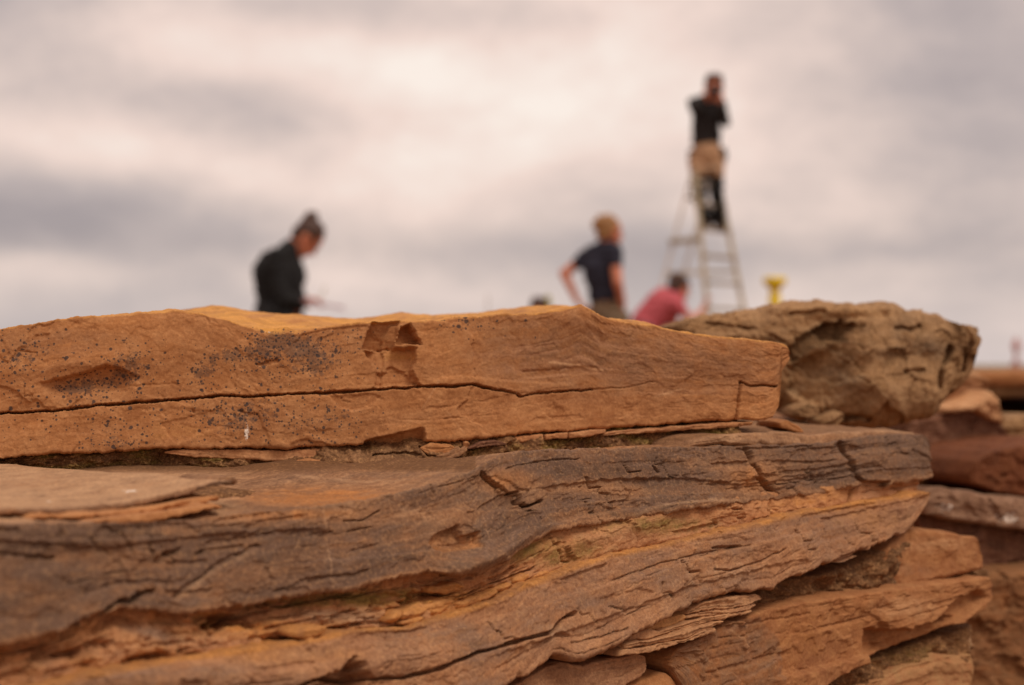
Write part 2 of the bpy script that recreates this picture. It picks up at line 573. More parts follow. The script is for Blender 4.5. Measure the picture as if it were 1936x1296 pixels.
# ------------------------------------------------------------------ materials
def rock(name, base, dark, light, dots=False, grey=srgb(112, 92, 88), ochre=srgb(190, 125, 50), bands=0.5, spot=0.0, grain=1.0, rough=0.88, band_scale=1.0, relief=1.0):
    mt = bpy.data.materials.new(name)
    mt.use_nodes = True
    N = NT(mt.node_tree)
    N.n.clear()
    tc_ = N.n.new('ShaderNodeTexCoord')
    ob = tc_.outputs['Object']
    uvn = N.n.new('ShaderNodeUVMap')
    uvn.uv_map = 'bedding'
    uv = uvn.outputs[0]
    a1 = N.n.new('ShaderNodeAttribute'); a1.attribute_name = 'm1'
    a2 = N.n.new('ShaderNodeAttribute'); a2.attribute_name = 'm2'
    s1 = N.n.new('ShaderNodeSeparateColor'); N.set(s1.inputs[0], a1.outputs['Color'])
    s2 = N.n.new('ShaderNodeSeparateColor'); N.set(s2.inputs[0], a2.outputs['Color'])
    lichen, greym, ochrem, palem = s1.outputs[0], s1.outputs[1], s1.outputs[2], a1.outputs['Alpha']
    greenm, whitem, stain_shade_m, soilm = s2.outputs[0], s2.outputs[1], s2.outputs[2], a2.outputs['Alpha']
    # beds of slightly different colour, broken up along their length
    lam = N.noise(N.mapping(uv, (16 * band_scale, 420 * band_scale, 1)), 1.0, 3, 0.6, 0.6)
    lam2 = N.noise(N.mapping(uv, (5 * band_scale, 110 * band_scale, 1), (4, 2, 0)), 1.0, 2, 0.6, 0.8)
    big = N.noise(ob, 14, 3, 0.6)
    mid = N.noise(ob, 75, 4, 0.65)
    fine = N.noise(ob, 480, 2, 0.7)
    c = N.mix(N.ramp(big, [(0.32, 0.0), (0.68, 1.0)]), dark, base)
    c = N.mix(N.ramp(mid, [(0.42, 0.0), (0.70, 0.75)]), c, light)
    c = N.mix(N.math('MULTIPLY', N.ramp(lam, [(0.42, 0.0), (0.60, 1.0)]), bands), c, N.mix(0.58, c, tuple(x * 0.75 for x in dark)))
    c = N.mix(N.math('MULTIPLY', N.ramp(lam2, [(0.45, 0.0), (0.62, 1.0)]), bands * 0.8), c, N.mix(0.5, c, grey))
    # thin pale bedding lines
    c = N.mix(N.math('MULTIPLY', N.ramp(lam, [(0.455, 0.0), (0.475, 1.0), (0.495, 0.0)]), bands * 0.55), c, N.mix(0.55, c, srgb(226, 172, 126)))
    if dots:
        c = N.mix(N.ramp(mid, [(0.488, 0.0), (0.50, 0.38), (0.512, 0.0)]), c, srgb(214, 150, 96))
    # colour masks, their borders broken by noise
    brk = N.math('MULTIPLY_ADD', N.math('SUBTRACT', N.math('ADD', N.math('MULTIPLY', mid, 0.6), N.math('MULTIPLY', lam, 0.4)), 0.5), 2.2, 0.0)

    def broken(mask_, k=1.0):
        return N.ramp(N.math('ADD', mask_, N.math('MULTIPLY', N.math('MULTIPLY', brk, k), N.math('MULTIPLY', N.math('MINIMUM', mask_, 0.5), 2.0))), [(0.12, 0.0), (0.75, 1.0)])
    gcol = N.mix(N.ramp(lam, [(0.35, 0.0), (0.65, 1.0)]), tuple(x * 0.66 for x in grey), tuple(min(1, x * 1.35) for x in grey))
    c = N.mix(N.math('MULTIPLY', broken(greym), 0.9), c, gcol)
    ocol = N.mix(N.ramp(mid, [(0.35, 0.0), (0.7, 1.0)]), tuple(x * 0.7 for x in ochre), ochre)
    c = N.mix(N.math('MULTIPLY', broken(ochrem), 0.85), c, ocol)
    c = N.mix(N.math('MULTIPLY', broken(palem, 0.8), 0.75), c, N.mix(0.45, light, srgb(215, 175, 135)))
    c = N.mix(N.math('MULTIPLY', broken(stain_shade_m), 0.8), c, tuple(x * 0.42 for x in dark))
    c = N.mix(N.math('MULTIPLY', broken(soilm, 0.6), 0.9), c, srgb(112, 76, 46))
    c = N.mix(N.math('MULTIPLY', broken(greenm, 1.3), 0.7), c, srgb(112, 100, 34))
    # grain
    c = N.mix(N.ramp(fine, [(0.36, 0.55 * grain), (0.5, 0.0)]), c, N.mix(0.5, c, tuple(x * 0.35 for x in dark)))
    c = N.mix(N.ramp(fine, [(0.54, 0.0), (0.72, 0.45 * grain)]), c, N.mix(0.5, c, srgb(235, 180, 120)))
    # lichen: round dark dots of two sizes, dense where the mask is high
    for sc, rad, tone in () if not dots else ((210, 0.40, srgb(66, 57, 56)), (370, 0.46, srgb(70, 58, 54)), (620, 0.55, srgb(74, 60, 54))):
        vo = N.n.new('ShaderNodeTexVoronoi')
        N.set(vo.inputs['Vector'], ob)
        vo.inputs['Scale'].default_value = sc
        vc = N.n.new('ShaderNodeSeparateColor'); N.set(vc.inputs[0], vo.outputs['Color'])
        on = N.math('LESS_THAN', vc.outputs[0], N.math('MULTIPLY', lichen, 1.0))
        rr = N.math('MULTIPLY', vc.outputs[1], rad)
        edge = N.math('SUBTRACT', N.math('ADD', rr, N.math('MULTIPLY', N.math('SUBTRACT', fine, 0.5), 0.5)), vo.outputs['Distance'])
        dot = N.math('MULTIPLY', N.ramp(edge, [(0.0, 0.0), (0.09, 1.0)]), on)
        c = N.mix(N.math('MULTIPLY', dot, 0.85), c, tone)
    if dots:
        crust = N.ramp(N.math('ADD', N.noise(ob, 210, 3, 0.7), N.math('MULTIPLY', N.math('SUBTRACT', lichen, 0.66), 0.42)), [(0.50, 0.0), (0.60, 1.0)])
        c = N.mix(N.math('MULTIPLY', N.math('MULTIPLY', crust, N.math('MINIMUM', N.math('MULTIPLY', lichen, 2.5), 1.0)), 0.5), c, srgb(78, 66, 62))
    wm = N.ramp(N.math('MULTIPLY', whitem, N.ramp(N.noise(ob, 260, 2, 0.7), [(0.42, 0.0), (0.56, 1.0)])), [(0.25, 0.0), (0.5, 1.0)])
    c = N.mix(wm, c, srgb(232, 214, 196))
    # relief
    h1 = N.noise(ob, 260, 4, 0.68)
    hsum = N.math('ADD', N.math('MULTIPLY', h1, 0.8 - 0.3 * bands), N.math('MULTIPLY', lam, 0.5 * bands))
    bump = N.n.new('ShaderNodeBump')
    bump.inputs['Strength'].default_value = 0.9
    bump.inputs['Distance'].default_value = 0.0015 * relief
    N.set(bump.inputs['Height'], hsum)
    bsdf = N.n.new('ShaderNodeBsdfPrincipled')
    N.set(bsdf.inputs['Base Color'], c)
    bsdf.inputs['Roughness'].default_value = rough
    bsdf.inputs['Specular IOR Level'].default_value = 0.25
    N.l.new(bump.outputs[0], bsdf.inputs['Normal'])
    o = N.n.new('ShaderNodeOutputMaterial')
    N.l.new(bsdf.outputs[0], o.inputs[0])
    return mt


def plain(name, col, var=0.25, scale=30, rough=0.8, metal=0.0, bump=0.0):
    mt = bpy.data.materials.new(name)
    mt.use_nodes = True
    N = NT(mt.node_tree)
    b = mt.node_tree.nodes['Principled BSDF']
    ob = N.n.new('ShaderNodeTexCoord').outputs['Object']
    f = N.noise(ob, scale, 5, 0.6)
    N.set(b.inputs['Base Color'], N.mix(N.ramp(f, [(0.35, 0.0), (0.65, 1.0)]), tuple(x * (1 - var) for x in col), tuple(min(1, x * (1 + var)) for x in col)))
    b.inputs['Roughness'].default_value = rough
    b.inputs['Metallic'].default_value = metal
    if bump:
        bp_ = N.n.new('ShaderNodeBump')
        bp_.inputs['Strength'].default_value = 0.6
        bp_.inputs['Distance'].default_value = bump
        N.set(bp_.inputs['Height'], f)
        N.l.new(bp_.outputs[0], b.inputs['Normal'])
    return mt


M_CAP = rock('orange_flagstone', srgb(189, 127, 76), srgb(166, 110, 67), srgb(202, 145, 95), dots=True, grey=srgb(148, 106, 76), ochre=srgb(232, 166, 84), bands=0.35, grain=0.7, relief=0.7)
M_LEDGE = rock('purple_flagstone', srgb(167, 118, 80), srgb(124, 88, 63), srgb(194, 147, 106), grey=srgb(108, 83, 67), ochre=srgb(196, 126, 66), bands=0.65)
M_OCHRE = rock('ochre_flagstone', srgb(200, 138, 88), srgb(170, 114, 74), srgb(216, 160, 110), grey=srgb(140, 108, 86), ochre=srgb(212, 142, 70), bands=0.5)
M_LOWER = rock('brown_flagstone', srgb(188, 132, 88), srgb(156, 108, 75), srgb(206, 154, 110), grey=srgb(132, 101, 80), ochre=srgb(204, 138, 70), bands=0.55)
M_BOULDER = rock('tan_boulder_stone', srgb(164, 124, 84), srgb(130, 96, 62), srgb(188, 148, 106), grey=srgb(120, 100, 80), ochre=srgb(180, 130, 70), bands=0.3, grain=1.3)
M_RIGHT = rock('smooth_sandstone', srgb(172, 114, 68), srgb(150, 96, 58), srgb(184, 130, 82), grey=srgb(120, 92, 72), ochre=srgb(180, 115, 55), bands=0.15, grain=0.6)
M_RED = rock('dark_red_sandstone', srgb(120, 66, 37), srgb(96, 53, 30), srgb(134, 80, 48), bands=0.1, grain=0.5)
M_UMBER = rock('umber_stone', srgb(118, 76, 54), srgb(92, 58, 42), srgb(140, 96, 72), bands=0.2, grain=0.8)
M_EARTH = rock('clay_earth', srgb(126, 86, 52), srgb(94, 62, 38), srgb(150, 106, 68), bands=0.0, grain=1.6)

# ------------------------------------------------------------------ ground
def ground():
    rs = np.concatenate([np.linspace(0.0, 30, 61), np.geomspace(32, 5000, 40)])
    th = np.linspace(0, 2 * math.pi, 97)[:-1]
    X = rs[:, None] * np.cos(th)
    Y = rs[:, None] * np.sin(th) + 6
    Z = 0.03 * fbm(X * 0.7, Y * 0.7, 3, 4) * np.minimum(1, rs[:, None] / 3)
    Z = Z - 0.03
    nr, nt_ = X.shape
    verts = np.stack([X, Y, Z], -1).reshape(-1, 3)
    faces = []
    for i in range(nr - 1):
        for j in range(nt_):
            j2 = (j + 1) % nt_
            faces.append((i * nt_ + j, (i + 1) * nt_ + j, (i + 1) * nt_ + j2, i * nt_ + j2))
    me = bpy.data.meshes.new('ground')
    me.from_pydata(verts.tolist(), [], faces)
    me.polygons.foreach_set('use_smooth', np.ones(len(faces), bool))
    mt = bpy.data.materials.new('trampled_earth_and_grass')
    mt.use_nodes = True
    N = NT(mt.node_tree)
    b = mt.node_tree.nodes['Principled BSDF']
    ob = N.n.new('ShaderNodeTexCoord').outputs['Object']
    f1 = N.noise(ob, 0.6, 8, 0.6)
    f2 = N.noise(ob, 9, 8, 0.65)
    c = N.mix(N.ramp(f2, [(0.35, 0.0), (0.65, 1.0)]), srgb(104, 70, 46), srgb(142, 102, 68))
    far = N.vmath('LENGTH', ob)
    ln = N.n.new('ShaderNodeVectorMath'); ln.operation = 'LENGTH'; N.set(ln.inputs[0], ob)
    fld = N.mix(N.ramp(f2, [(0.3, 0.0), (0.7, 1.0)]), srgb(112, 96, 56), srgb(146, 116, 78))
    c = N.mix(N.ramp(N.math('DIVIDE', ln.outputs['Value'], 60.0), [(0.45, 0.0), (0.8, 1.0)]), c, fld)
    N.set(b.inputs['Base Color'], c)
    b.inputs['Roughness'].default_value = 0.95
    bp_ = N.n.new('ShaderNodeBump')
    bp_.inputs['Distance'].default_value = 0.02
    N.set(bp_.inputs['Height'], f2)
    N.l.new(bp_.outputs[0], b.inputs['Normal'])
    me.materials.append(mt)
    o = bpy.data.objects.new('ground', me)
    COL.objects.link(o)
    tag(o, 'brown trampled earth running out to a flat horizon', 'ground', kind='structure')


ground()

# ------------------------------------------------------------------ the foreground wall
wall = thing('stone_wall', (0.0, 1.1, 0.0), 'low dry stone wall of orange and purple flagstones filling the foreground', 'stone wall')

A_PLANE = plane3((0, 700, 0.965), (1490, 700, 1.110), (0, 860, 0.960))
C_PLANE = plane3((0, 985, 0.665), (1780, 870, 1.275), (0, 1230, 0.650))


def a_depth(px):
    return 1.0 / (A_PLANE[0] * px + A_PLANE[1] * 780 + A_PLANE[2])


def c_depth(px, py=950):
    return 1.0 / (C_PLANE[0] * px + C_PLANE[1] * py + C_PLANE[2])


# --- the orange capstone
cap_top = [(-90, 640), (0, 622), (60, 613), (140, 600), (180, 598), (250, 594), (330, 587), (380, 592), (430, 604), (475, 620), (512, 631), (560, 630),
           (620, 616), (690, 608), (760, 606), (830, 607), (860, 599), (920, 597), (960, 593), (1000, 594), (1060, 586), (1098, 577), (1120, 589),
           (1145, 603), (1200, 612), (1240, 617), (1300, 629), (1350, 636), (1420, 642), (1470, 648), (1486, 653), (1493, 660), (1496, 674)]
cap_bot = [(-90, 874), (0, 867), (60, 861), (110, 858), (190, 857), (260, 851), (330, 847), (380, 849), (430, 847), (500, 847), (545, 851), (560, 846),
           (640, 844), (680, 842), (806, 835), (870, 834), (940, 826), (1000, 819), (1100, 813), (1200, 807), (1300, 799), (1400, 794), (1450, 793),
           (1462, 790), (1472, 772), (1478, 735), (1478, 705), (1490, 685), (1496, 676)]
cap_back = [(-400, 640), (-50, 634), (60, 616), (200, 601), (330, 588), (400, 586), (480, 588), (560, 592), (640, 599), (672, 602), (720, 595), (760, 592),
            (810, 596), (900, 588), (1000, 580), (1070, 578), (1095, 584), (1150, 614), (1240, 628), (1280, 634), (1400, 652), (1500, 664)]
main_crack = [(-90, 787), (0, 782), (100, 776), (200, 765), (300, 758), (420, 748), (480, 750), (520, 748), (580, 744), (700, 738), (800, 731), (868, 730), (895, 727), (930, 736)]
crack_tail = [(925, 734), (960, 741), (976, 745), (986, 751), (1003, 746), (1050, 742), (1120, 736)]


def cap_mask(px, py, part):
    if part == 'top':
        return {'ochre': 0.62 + 0.35 * noise2(px / 60, py / 9, 5), 'white': 0.9 * blob(px, py, 505, 628, 14, 3) + 0.8 * blob(px, py, 530, 628, 8, 2)}  # the top's own yellow, strengthened to paint in its brighter light
    l = 0.0
    for cx, cy, rx, ry, a in [(30, 690, 55, 40, .55), (80, 660, 70, 30, .3), (250, 680, 55, 28, .75), (150, 735, 50, 24, .9), (225, 712, 40, 20, .6),
                              (385, 705, 25, 25, .85), (425, 672, 40, 18, .8), (520, 645, 45, 22, .95), (490, 680, 40, 30, .6), (600, 690, 60, 40, .75),
                              (560, 660, 70, 30, .45), (640, 640, 60, 30, .25), (430, 795, 60, 30, .6), (590, 800, 60, 30, .45), (650, 785, 40, 20, .5), (230, 820, 80, 30, .35),
                              (210, 838, 50, 12, .5), (480, 790, 50, 40, .45), (630, 835, 60, 20, .4), (890, 612, 70, 18, .4), (540, 760, 60, 20, .3), (110, 800, 200, 40, .12), (300, 740, 200, 40, .18)]:
        l = l + a * blob(px, py, cx, cy, rx, ry)
    sc = sstep(poly_sd(px, py, [(700, 606), (770, 606), (800, 650), (806, 690), (770, 728), (700, 732), (712, 690), (685, 662)]), -4, 6)
    o = 0.06 * sc * (py > 655) + 0.04 * sc + 0.34 * blob(px, py, 762, 670, 26, 10) + 0.22 * blob(px, py, 330, 815, 120, 25) + 0.4 * (py < np.interp(px, [p[0] for p in cap_top], [p[1] for p in cap_top]) + 4)
    g = 0.62 * sstep(px, 780, 1000) * blob(px, py, 1020, 665, 260, 70) + 0.4 * blob(px, py, 120, 650, 160, 30) + 0.45 * blob(px, py, 1300, 700, 220, 60) + 0.3 * blob(px, py, 600, 660, 120, 40)
    w = 0.8 * blob(px, py, 467, 820, 5, 18) + 0.5 * blob(px, py, 467, 787, 2.5, 10) + 0.5 * blob(px, py, 505, 629, 12, 2.5)
    veins = 0.45 * np.exp(-(seg_dist(px, py, [(830, 720), (800, 770)]) / 2.0) ** 2) + 0.35 * np.exp(-(seg_dist(px, py, [(845, 778), (880, 822)]) / 2.0) ** 2) \
        + 0.7 * np.exp(-(seg_dist(px, py, [(1040, 685), (1090, 690), (1140, 700)]) / 2.5) ** 2) + 0.5 * np.exp(-(seg_dist(px, py, [(1235, 752), (1290, 735)]) / 3) ** 2)
    return {'lichen': l, 'ochre': o, 'grey': g, 'white': w, 'pale': veins}


cap_feats = [
    bedding(cap_top, cap_bot, 5, 9, 811, 0.0008, 0.0006), facets(150, 0.0012, 812), fractures(cap_top, cap_bot, 5, 813, 0.0012, 1.2),
    crack(main_crack, 2.6, 0.014, 1.8, 11), crack(crack_tail, 2.2, 0.006, 2.0, 12), crack([(1120, 736), (1180, 733), (1240, 722)], 1.4, 0.0012, 2, 13),
    crack([(1394, 792), (1397, 760), (1401, 722)], 2.6, 0.006, 1.0, 14), crack([(1401, 722), (1420, 730), (1440, 729), (1480, 731)], 2.4, 0.006, 1.5, 15),
    # the chipped hollow in the middle: two facets meeting in a ridge
    scoop([(703, 607), (758, 606), (752, 640), (745, 662), (722, 664), (683, 662)], 0.009, 5, gx=-0.00006, gy=0.00010, wob=2, seed=21),
    scoop([(757, 616), (776, 611), (802, 655), (780, 652), (746, 653), (752, 636)], 0.013, 4, gx=0.00012, gy=-0.00012, seed=22),
    scoop([(683, 662), (746, 656), (790, 656), (787, 690), (782, 700), (796, 730), (706, 733), (712, 700)], 0.0070, 6, gx=0.00003, gy=-0.00004, wob=3, seed=23),
    scoop([(706, 734), (716, 706), (745, 690), (770, 700), (800, 734)], 0.0022, 5, wob=5, seed=24),
    # bevelled notch at the bottom edge
    scoop([(686, 850), (688, 834), (700, 829), (740, 821), (780, 812), (804, 806), (806, 850)], 0.010, 3, gy=0.0004, wob=1.5, seed=27),
    # hollow under a spall on the left
    ledge_step([(60, 728), (110, 718), (160, 706), (200, 692), (235, 700), (260, 712)], -0.0085, 5, 2, 28, 60, 275, 60, 790, 70), swell(170, 745, 110, 30, 0.0045), swell(150, 690, 130, 22, 0.005, -0.1),
    # shallow scars
    scoop([(618, 748), (700, 742), (722, 750), (700, 772), (668, 780), (640, 772)], 0.0018, 4, gy=0.00005, seed=31),
    scoop([(480, 690), (525, 676), (528, 686), (500, 694)], 0.0016, 2, seed=32), scoop([(450, 775), (490, 782), (505, 815), (515, 850), (470, 850), (462, 800)], 0.0012, 2, seed=33),
    scoop([(545, 840), (580, 828), (620, 838), (640, 850), (550, 852)], 0.0016, 4, seed=34), scoop([(40, 660), (70, 634), (95, 632), (92, 641), (60, 648)], 0.0012, 2, seed=35),
    crack([(38, 664), (70, 668)], 1.4, 0.0012, 1, 36), ledge_step([(800, 718), (880, 712), (960, 720), (1060, 726)], 0.0012, 6, 2, 37, 800, 1100, 40, 760, 30), swell(250, 640, 260, 60, 0.004),
    scoop([(980, 700), (1130, 690), (1140, 705), (1000, 716)], 0.001, 3, seed=38), scoop([(300, 800), (420, 770), (440, 800), (330, 840)], 0.0009, 3, seed=39),
    scoop([(1095, 600), (1160, 640), (1130, 690), (1090, 680)], 0.0014, 14, seed=40), swell(1080, 600, 60, 30, 0.004), swell(1350, 660, 130, 40, 0.003),
]


def cap_shape(x, y, q, T):
    px, _ = to_pixel(np.stack([x, y, np.full_like(x, CAM_Z)], -1))
    dip = -0.006 * np.exp(-((px - 520) / 80) ** 2) * np.sin(np.pi * np.clip(q * 1.6, 0, 1))
    hump = -0.005 * np.exp(-((px - 680) / 60) ** 2) * np.sin(np.pi * q)
    ridge = 0.0035 * np.exp(-(((px - 470) / 40) + (q - 0.5) * 3) ** 2)
    return dip + hump + ridge - 0.003 * np.sin(np.pi * q)


stone(wall, 'capstone', cap_top, cap_bot, A_PLANE, lambda x: np.interp(x, [0, 1090, 1250, 1500], [0.22, 0.22, 0.16, 0.10]), M_CAP, res=2.0, seed=101, back=cap_back,
      feats=cap_feats, mask=cap_mask, rough=0.0006, coarse=0.0016, strata=0.0002, flakes=0.0004, er=0.0010, er_end=0.004, er_bot=0.0022, jit=1.8,
      top_noise=0.0022, nt=70, shape_top=cap_shape, lay=0.007, label='long orange capstone with a split along it and dark lichen spots')

# --- purple laminated ledge stone under it
ledge_top = [(-90, 986), (60, 987), (230, 989), (430, 976), (500, 966), (560, 961), (620, 955), (660, 948), (720, 938), (790, 922), (850, 902), (900, 888), (925, 872),
             (950, 858), (1000, 850), (1100, 846), (1250, 845), (1400, 842), (1480, 840), (1560, 836), (1640, 824), (1720, 820), (1752, 826), (1770, 838), (1782, 862), (1785, 880)]
ledge_bot = [(-90, 1236), (0, 1222), (80, 1205), (150, 1185), (230, 1150), (300, 1152), (360, 1160), (420, 1150), (480, 1143), (560, 1128), (600, 1120), (660, 1118), (720, 1100), (800, 1086),
             (850, 1094), (890, 1090), (940, 1066), (985, 1036), (1050, 1004), (1100, 996), (1160, 986), (1300, 965), (1400, 951), (1500, 939), (1600, 926), (1640, 916), (1700, 914), (1750, 908), (1772, 898), (1785, 882)]
ledge_back = [(-500, 884), (0, 880), (300, 873), (420, 878), (520, 887), (650, 892), (760, 884), (830, 866), (900, 850), (960, 842), (1050, 836), (1200, 826), (1300, 818), (1400, 811), (1500, 806), (1600, 806), (1800, 812)]


def ledge_mask(px, py, part):
    if part == 'top':
        band = 0.7 * blob(px, py, 600, 940, 160, 22) + 0.5 * blob(px, py, 1050, 845, 200, 8)
        return {'pale': 0.45 * sstep(-px, -520, -380) + 0.35 * np.exp(-(seg_dist(px, py, [(560, 900), (640, 908), (700, 912), (780, 905), (860, 885)]) / 4) ** 2),
                'ochre': band, 'soil': 0.75 * sstep(-py, -900, -884) * (px < 900) + 0.4 * (px > 1250), 'grey': 0.35 * blob(px, py, 760, 900, 120, 12)}
    g = 0.54 + 0.40 * noise2(px / 150, py / 45, 7) + 0.10 * (1 - sstep(px, 100, 600)) - 0.55 * blob(px, py, 520, 975, 200, 16) - 0.5 * blob(px, py, 960, 905, 60, 40) - 0.45 * blob(px, py, 1430, 900, 70, 40) \
        - 0.35 * blob(px, py, 1200, 925, 180, 12) - 0.6 * sstep(py - np.interp(px, [p[0] for p in ledge_bot], [p[1] for p in ledge_bot]), -14, -2)  # extra grey towards the left paints in the dimmer light there
    g = g + 0.3 * blob(px, py, 1520, 875, 80, 20) + 0.25 * blob(px, py, 1100, 880, 200, 20)
    cut = sstep(poly_sd(px, py, [(803, 1030), (812, 1012), (858, 994), (868, 1013), (900, 1006), (902, 1038), (830, 1048)]), -2, 3)
    g = g - 0.7 * cut
    pale = 0.36 * np.exp(-(seg_dist(px, py, [(611, 965), (621, 1010), (626, 1080), (630, 1110)]) / 2.6) ** 2) + 0.34 * np.exp(-(seg_dist(px, py, [(572, 1008), (563, 1030), (545, 1058)]) / 2.2) ** 2) \
        + 0.36 * np.exp(-(seg_dist(px, py, [(908, 955), (912, 1000), (920, 1030)]) / 2.0) ** 2) + 0.3 * np.exp(-(seg_dist(px, py, [(340, 1135), (420, 1072), (485, 1042)]) / 7) ** 2) \
        + 0.4 * np.exp(-(seg_dist(px, py, [(1180, 978), (1260, 955), (1340, 945), (1400, 945)]) / 4) ** 2) + 0.25 * np.exp(-(seg_dist(px, py, [(730, 975), (850, 955), (960, 935), (1080, 915)]) / 3) ** 2)
    return {'grey': g, 'pale': pale, 'ochre': 0.5 * blob(px, py, 520, 972, 170, 12) + 0.35 * blob(px, py, 960, 905, 60, 30) + 0.35 * cut + 0.4 * blob(px, py, 1430, 905, 60, 30),
            'stain_shade': 0.4 * blob(px, py, 1160, 890, 120, 18) + 0.35 * blob(px, py, 1180, 970, 120, 10)}


ledge_feats = [
    bedding(ledge_top, ledge_bot, 12, 34, 821, 0.0024, 0.0014, 1.3), fractures(ledge_top, ledge_bot, 12, 822, 0.0036, 1.7), facets(90, 0.0014, 823),
    crack([(1410, 838), (1424, 878), (1430, 884), (1440, 903), (1452, 912), (1478, 932)], 5.0, 0.018, 1.5, 41),
    crack([(1588, 838), (1604, 866), (1622, 902), (1636, 912), (1680, 913)], 5.0, 0.018, 1.2, 42),
    crack([(912, 893), (925, 903), (950, 920), (962, 932), (981, 930), (986, 955), (1000, 957), (1028, 946)], 3.2, 0.010, 1.0, 43),
    ledge_step([(830, 1200), (831, 940), (912, 893)], 0.0, 2),
    scoop([(803, 1030), (812, 1012), (858, 994), (868, 1013), (900, 1006), (902, 1038), (830, 1048)], 0.005, 2.5, gx=0.00002, gy=-0.00008, wob=1.2, seed=44),
    scoop([(840, 930), (915, 893), (960, 932), (980, 932), (986, 955), (900, 970)], 0.0032, 4, gx=0.00004, seed=45),
    crack([(655, 985), (690, 982), (720, 965)], 2.2, 0.004, 1.5, 46), crack([(1185, 880), (1192, 892), (1215, 890)], 1.6, 0.003, 1, 47), crack([(1240, 880), (1250, 892)], 2.4, 0.005, 1, 48),
    crack([(960, 885), (1030, 870), (1100, 866)], 1.4, 0.002, 2, 49),
    # the bulging dark roll at the lower edge in the middle
    swell(880, 1070, 60, 16, 0.006, -0.35), swell(960, 1030, 60, 10, 0.003, -0.5), ledge_step([(820, 1062), (900, 1052), (980, 1015)], 0.003, 3, 2, 50, 815, 1000, 25),
    scoop([(270, 1060), (320, 1038), (352, 1032), (345, 1046), (300, 1072)], 0.005, 14, wob=6, gy=-0.0001, seed=51), crack([(335, 1128), (420, 1062), (490, 1030)], 4, 0.0022, 5, 151), scoop([(370, 1042), (392, 1036), (396, 1044), (375, 1050)], 0.004, 3, seed=52),
    crack([(140, 1184), (200, 1160), (235, 1140), (290, 1116)], 6, 0.007, 7, 53), crack([(130, 1215), (190, 1200)], 5, 0.006, 5, 54),
    crack([(0, 1045), (60, 1048), (110, 1052)], 4, 0.003, 4, 55), scoop([(440, 1000), (520, 975), (600, 970), (500, 1010)], 0.0016, 6, seed=56),
    ledge_step([(1000, 925), (1150, 905), (1300, 902), (1400, 915), (1500, 905), (1600, 895)], -0.0022, 3, 3, 57, 1000, 1620, 60),
    ledge_step([(700, 985), (850, 962), (1000, 965), (1150, 945), (1300, 932), (1420, 930)], 0.0018, 3, 3, 58, 690, 1450, 60),
    ledge_step([(640, 1060), (760, 1050), (900, 1030), (1000, 1000), (1140, 970), (1300, 948)], 0.0024, 4, 3, 59, 600, 1400, 60),
    ledge_step([(0, 1020), (200, 1035), (400, 1010), (600, 1000)], -0.002, 4, 3, 60, -100, 640, 60),
    ledge_step([(1460, 870), (1540, 872), (1600, 868)], -0.002, 3, 2, 61, 1440, 1600, 20), swell(1700, 865, 60, 40, 0.006),
]


def ledge_shape(x, y, q, T):
    px, py = to_pixel(np.stack([x, y, np.full_like(x, CAM_Z - 0.06)], -1))
    e1 = 0.0025 * sstep(q + 0.10 * noise2(x * 12, y * 3, 3) + 0.03 * noise2(x * 50, y * 3, 5), 0.34, 0.37)
    e2 = 0.002 * sstep(q + 0.10 * noise2(x * 10 + 9, y * 3, 8) + 0.03 * noise2(x * 44, y * 3, 9), 0.62, 0.65)
    return (e1 + e2) * sstep(px, 420, 560) * (1 - sstep(px, 930, 990)) - 0.002 * np.sin(np.pi * q)


stone(wall, 'stone', ledge_top, ledge_bot, C_PLANE, lambda x: np.maximum(a_depth(x) + 0.07 - c_depth(x), 0.12), M_LEDGE, res=2.0, seed=202, back=ledge_back,
      feats=ledge_feats, mask=ledge_mask, rough=0.0006, coarse=0.0016, strata=0.0003, flakes=0.0007, er=0.0014, er_end=0.02, er_bot=0.0024, jit=2.8, top_noise=0.0016,
      nt=90, lay=0.0080, shape_top=ledge_shape, label='purple grey laminated ledge stone sticking out below the capstone')

# --- ochre seam stone between the ledge stone and the brown one
ochre_top = [(x, y - 14) for x, y in ledge_bot if x < 1700] + [(1720, 898), (1745, 905)]
ochre_bot = [(-90, 1335), (60, 1304), (150, 1282), (350, 1242), (500, 1221), (600, 1206), (680, 1190), (780, 1184), (880, 1154), (940, 1134), (1000, 1104), (1050, 1088), (1100, 1067), (1160, 1047),
             (1260, 1027), (1360, 1002), (1440, 987), (1520, 967), (1600, 952), (1700, 936), (1745, 924)]
O_PLANE = C_PLANE - np.array([0, 0, 0.010])


def ochre_mask(px, py, part):
    base = 0.08 + 0.26 * noise2(px / 90, py / 40, 17)
    return {'ochre': base + 0.35 * blob(px, py, 900, 1130, 140, 30) + 0.25 * blob(px, py, 1540, 945, 90, 16) + 0.28 * blob(px, py, 500, 1190, 160, 30) + 0.2 * blob(px, py, 200, 1250, 200, 40),
            'green': 0.6 * blob(px, py, 1040, 1045, 110, 26) + 0.5 * blob(px, py, 1240, 995, 120, 18) + 0.6 * blob(px, py, 620, 1130, 170, 14) + 0.35 * blob(px, py, 760, 1120, 100, 16) + 0.3 * blob(px, py, 420, 1165, 60, 20),
            'grey': 0.5 * blob(px, py, 640, 1165, 120, 18) + 0.5 * blob(px, py, 330, 1190, 110, 24) + 0.4 * blob(px, py, 60, 1250, 120, 40) + 0.3 * noise2(px / 70, py / 25, 19), 'pale': 0.4 * blob(px, py, 700, 1160, 120, 20) + 0.3 * blob(px, py, 1150, 1010, 120, 20)}


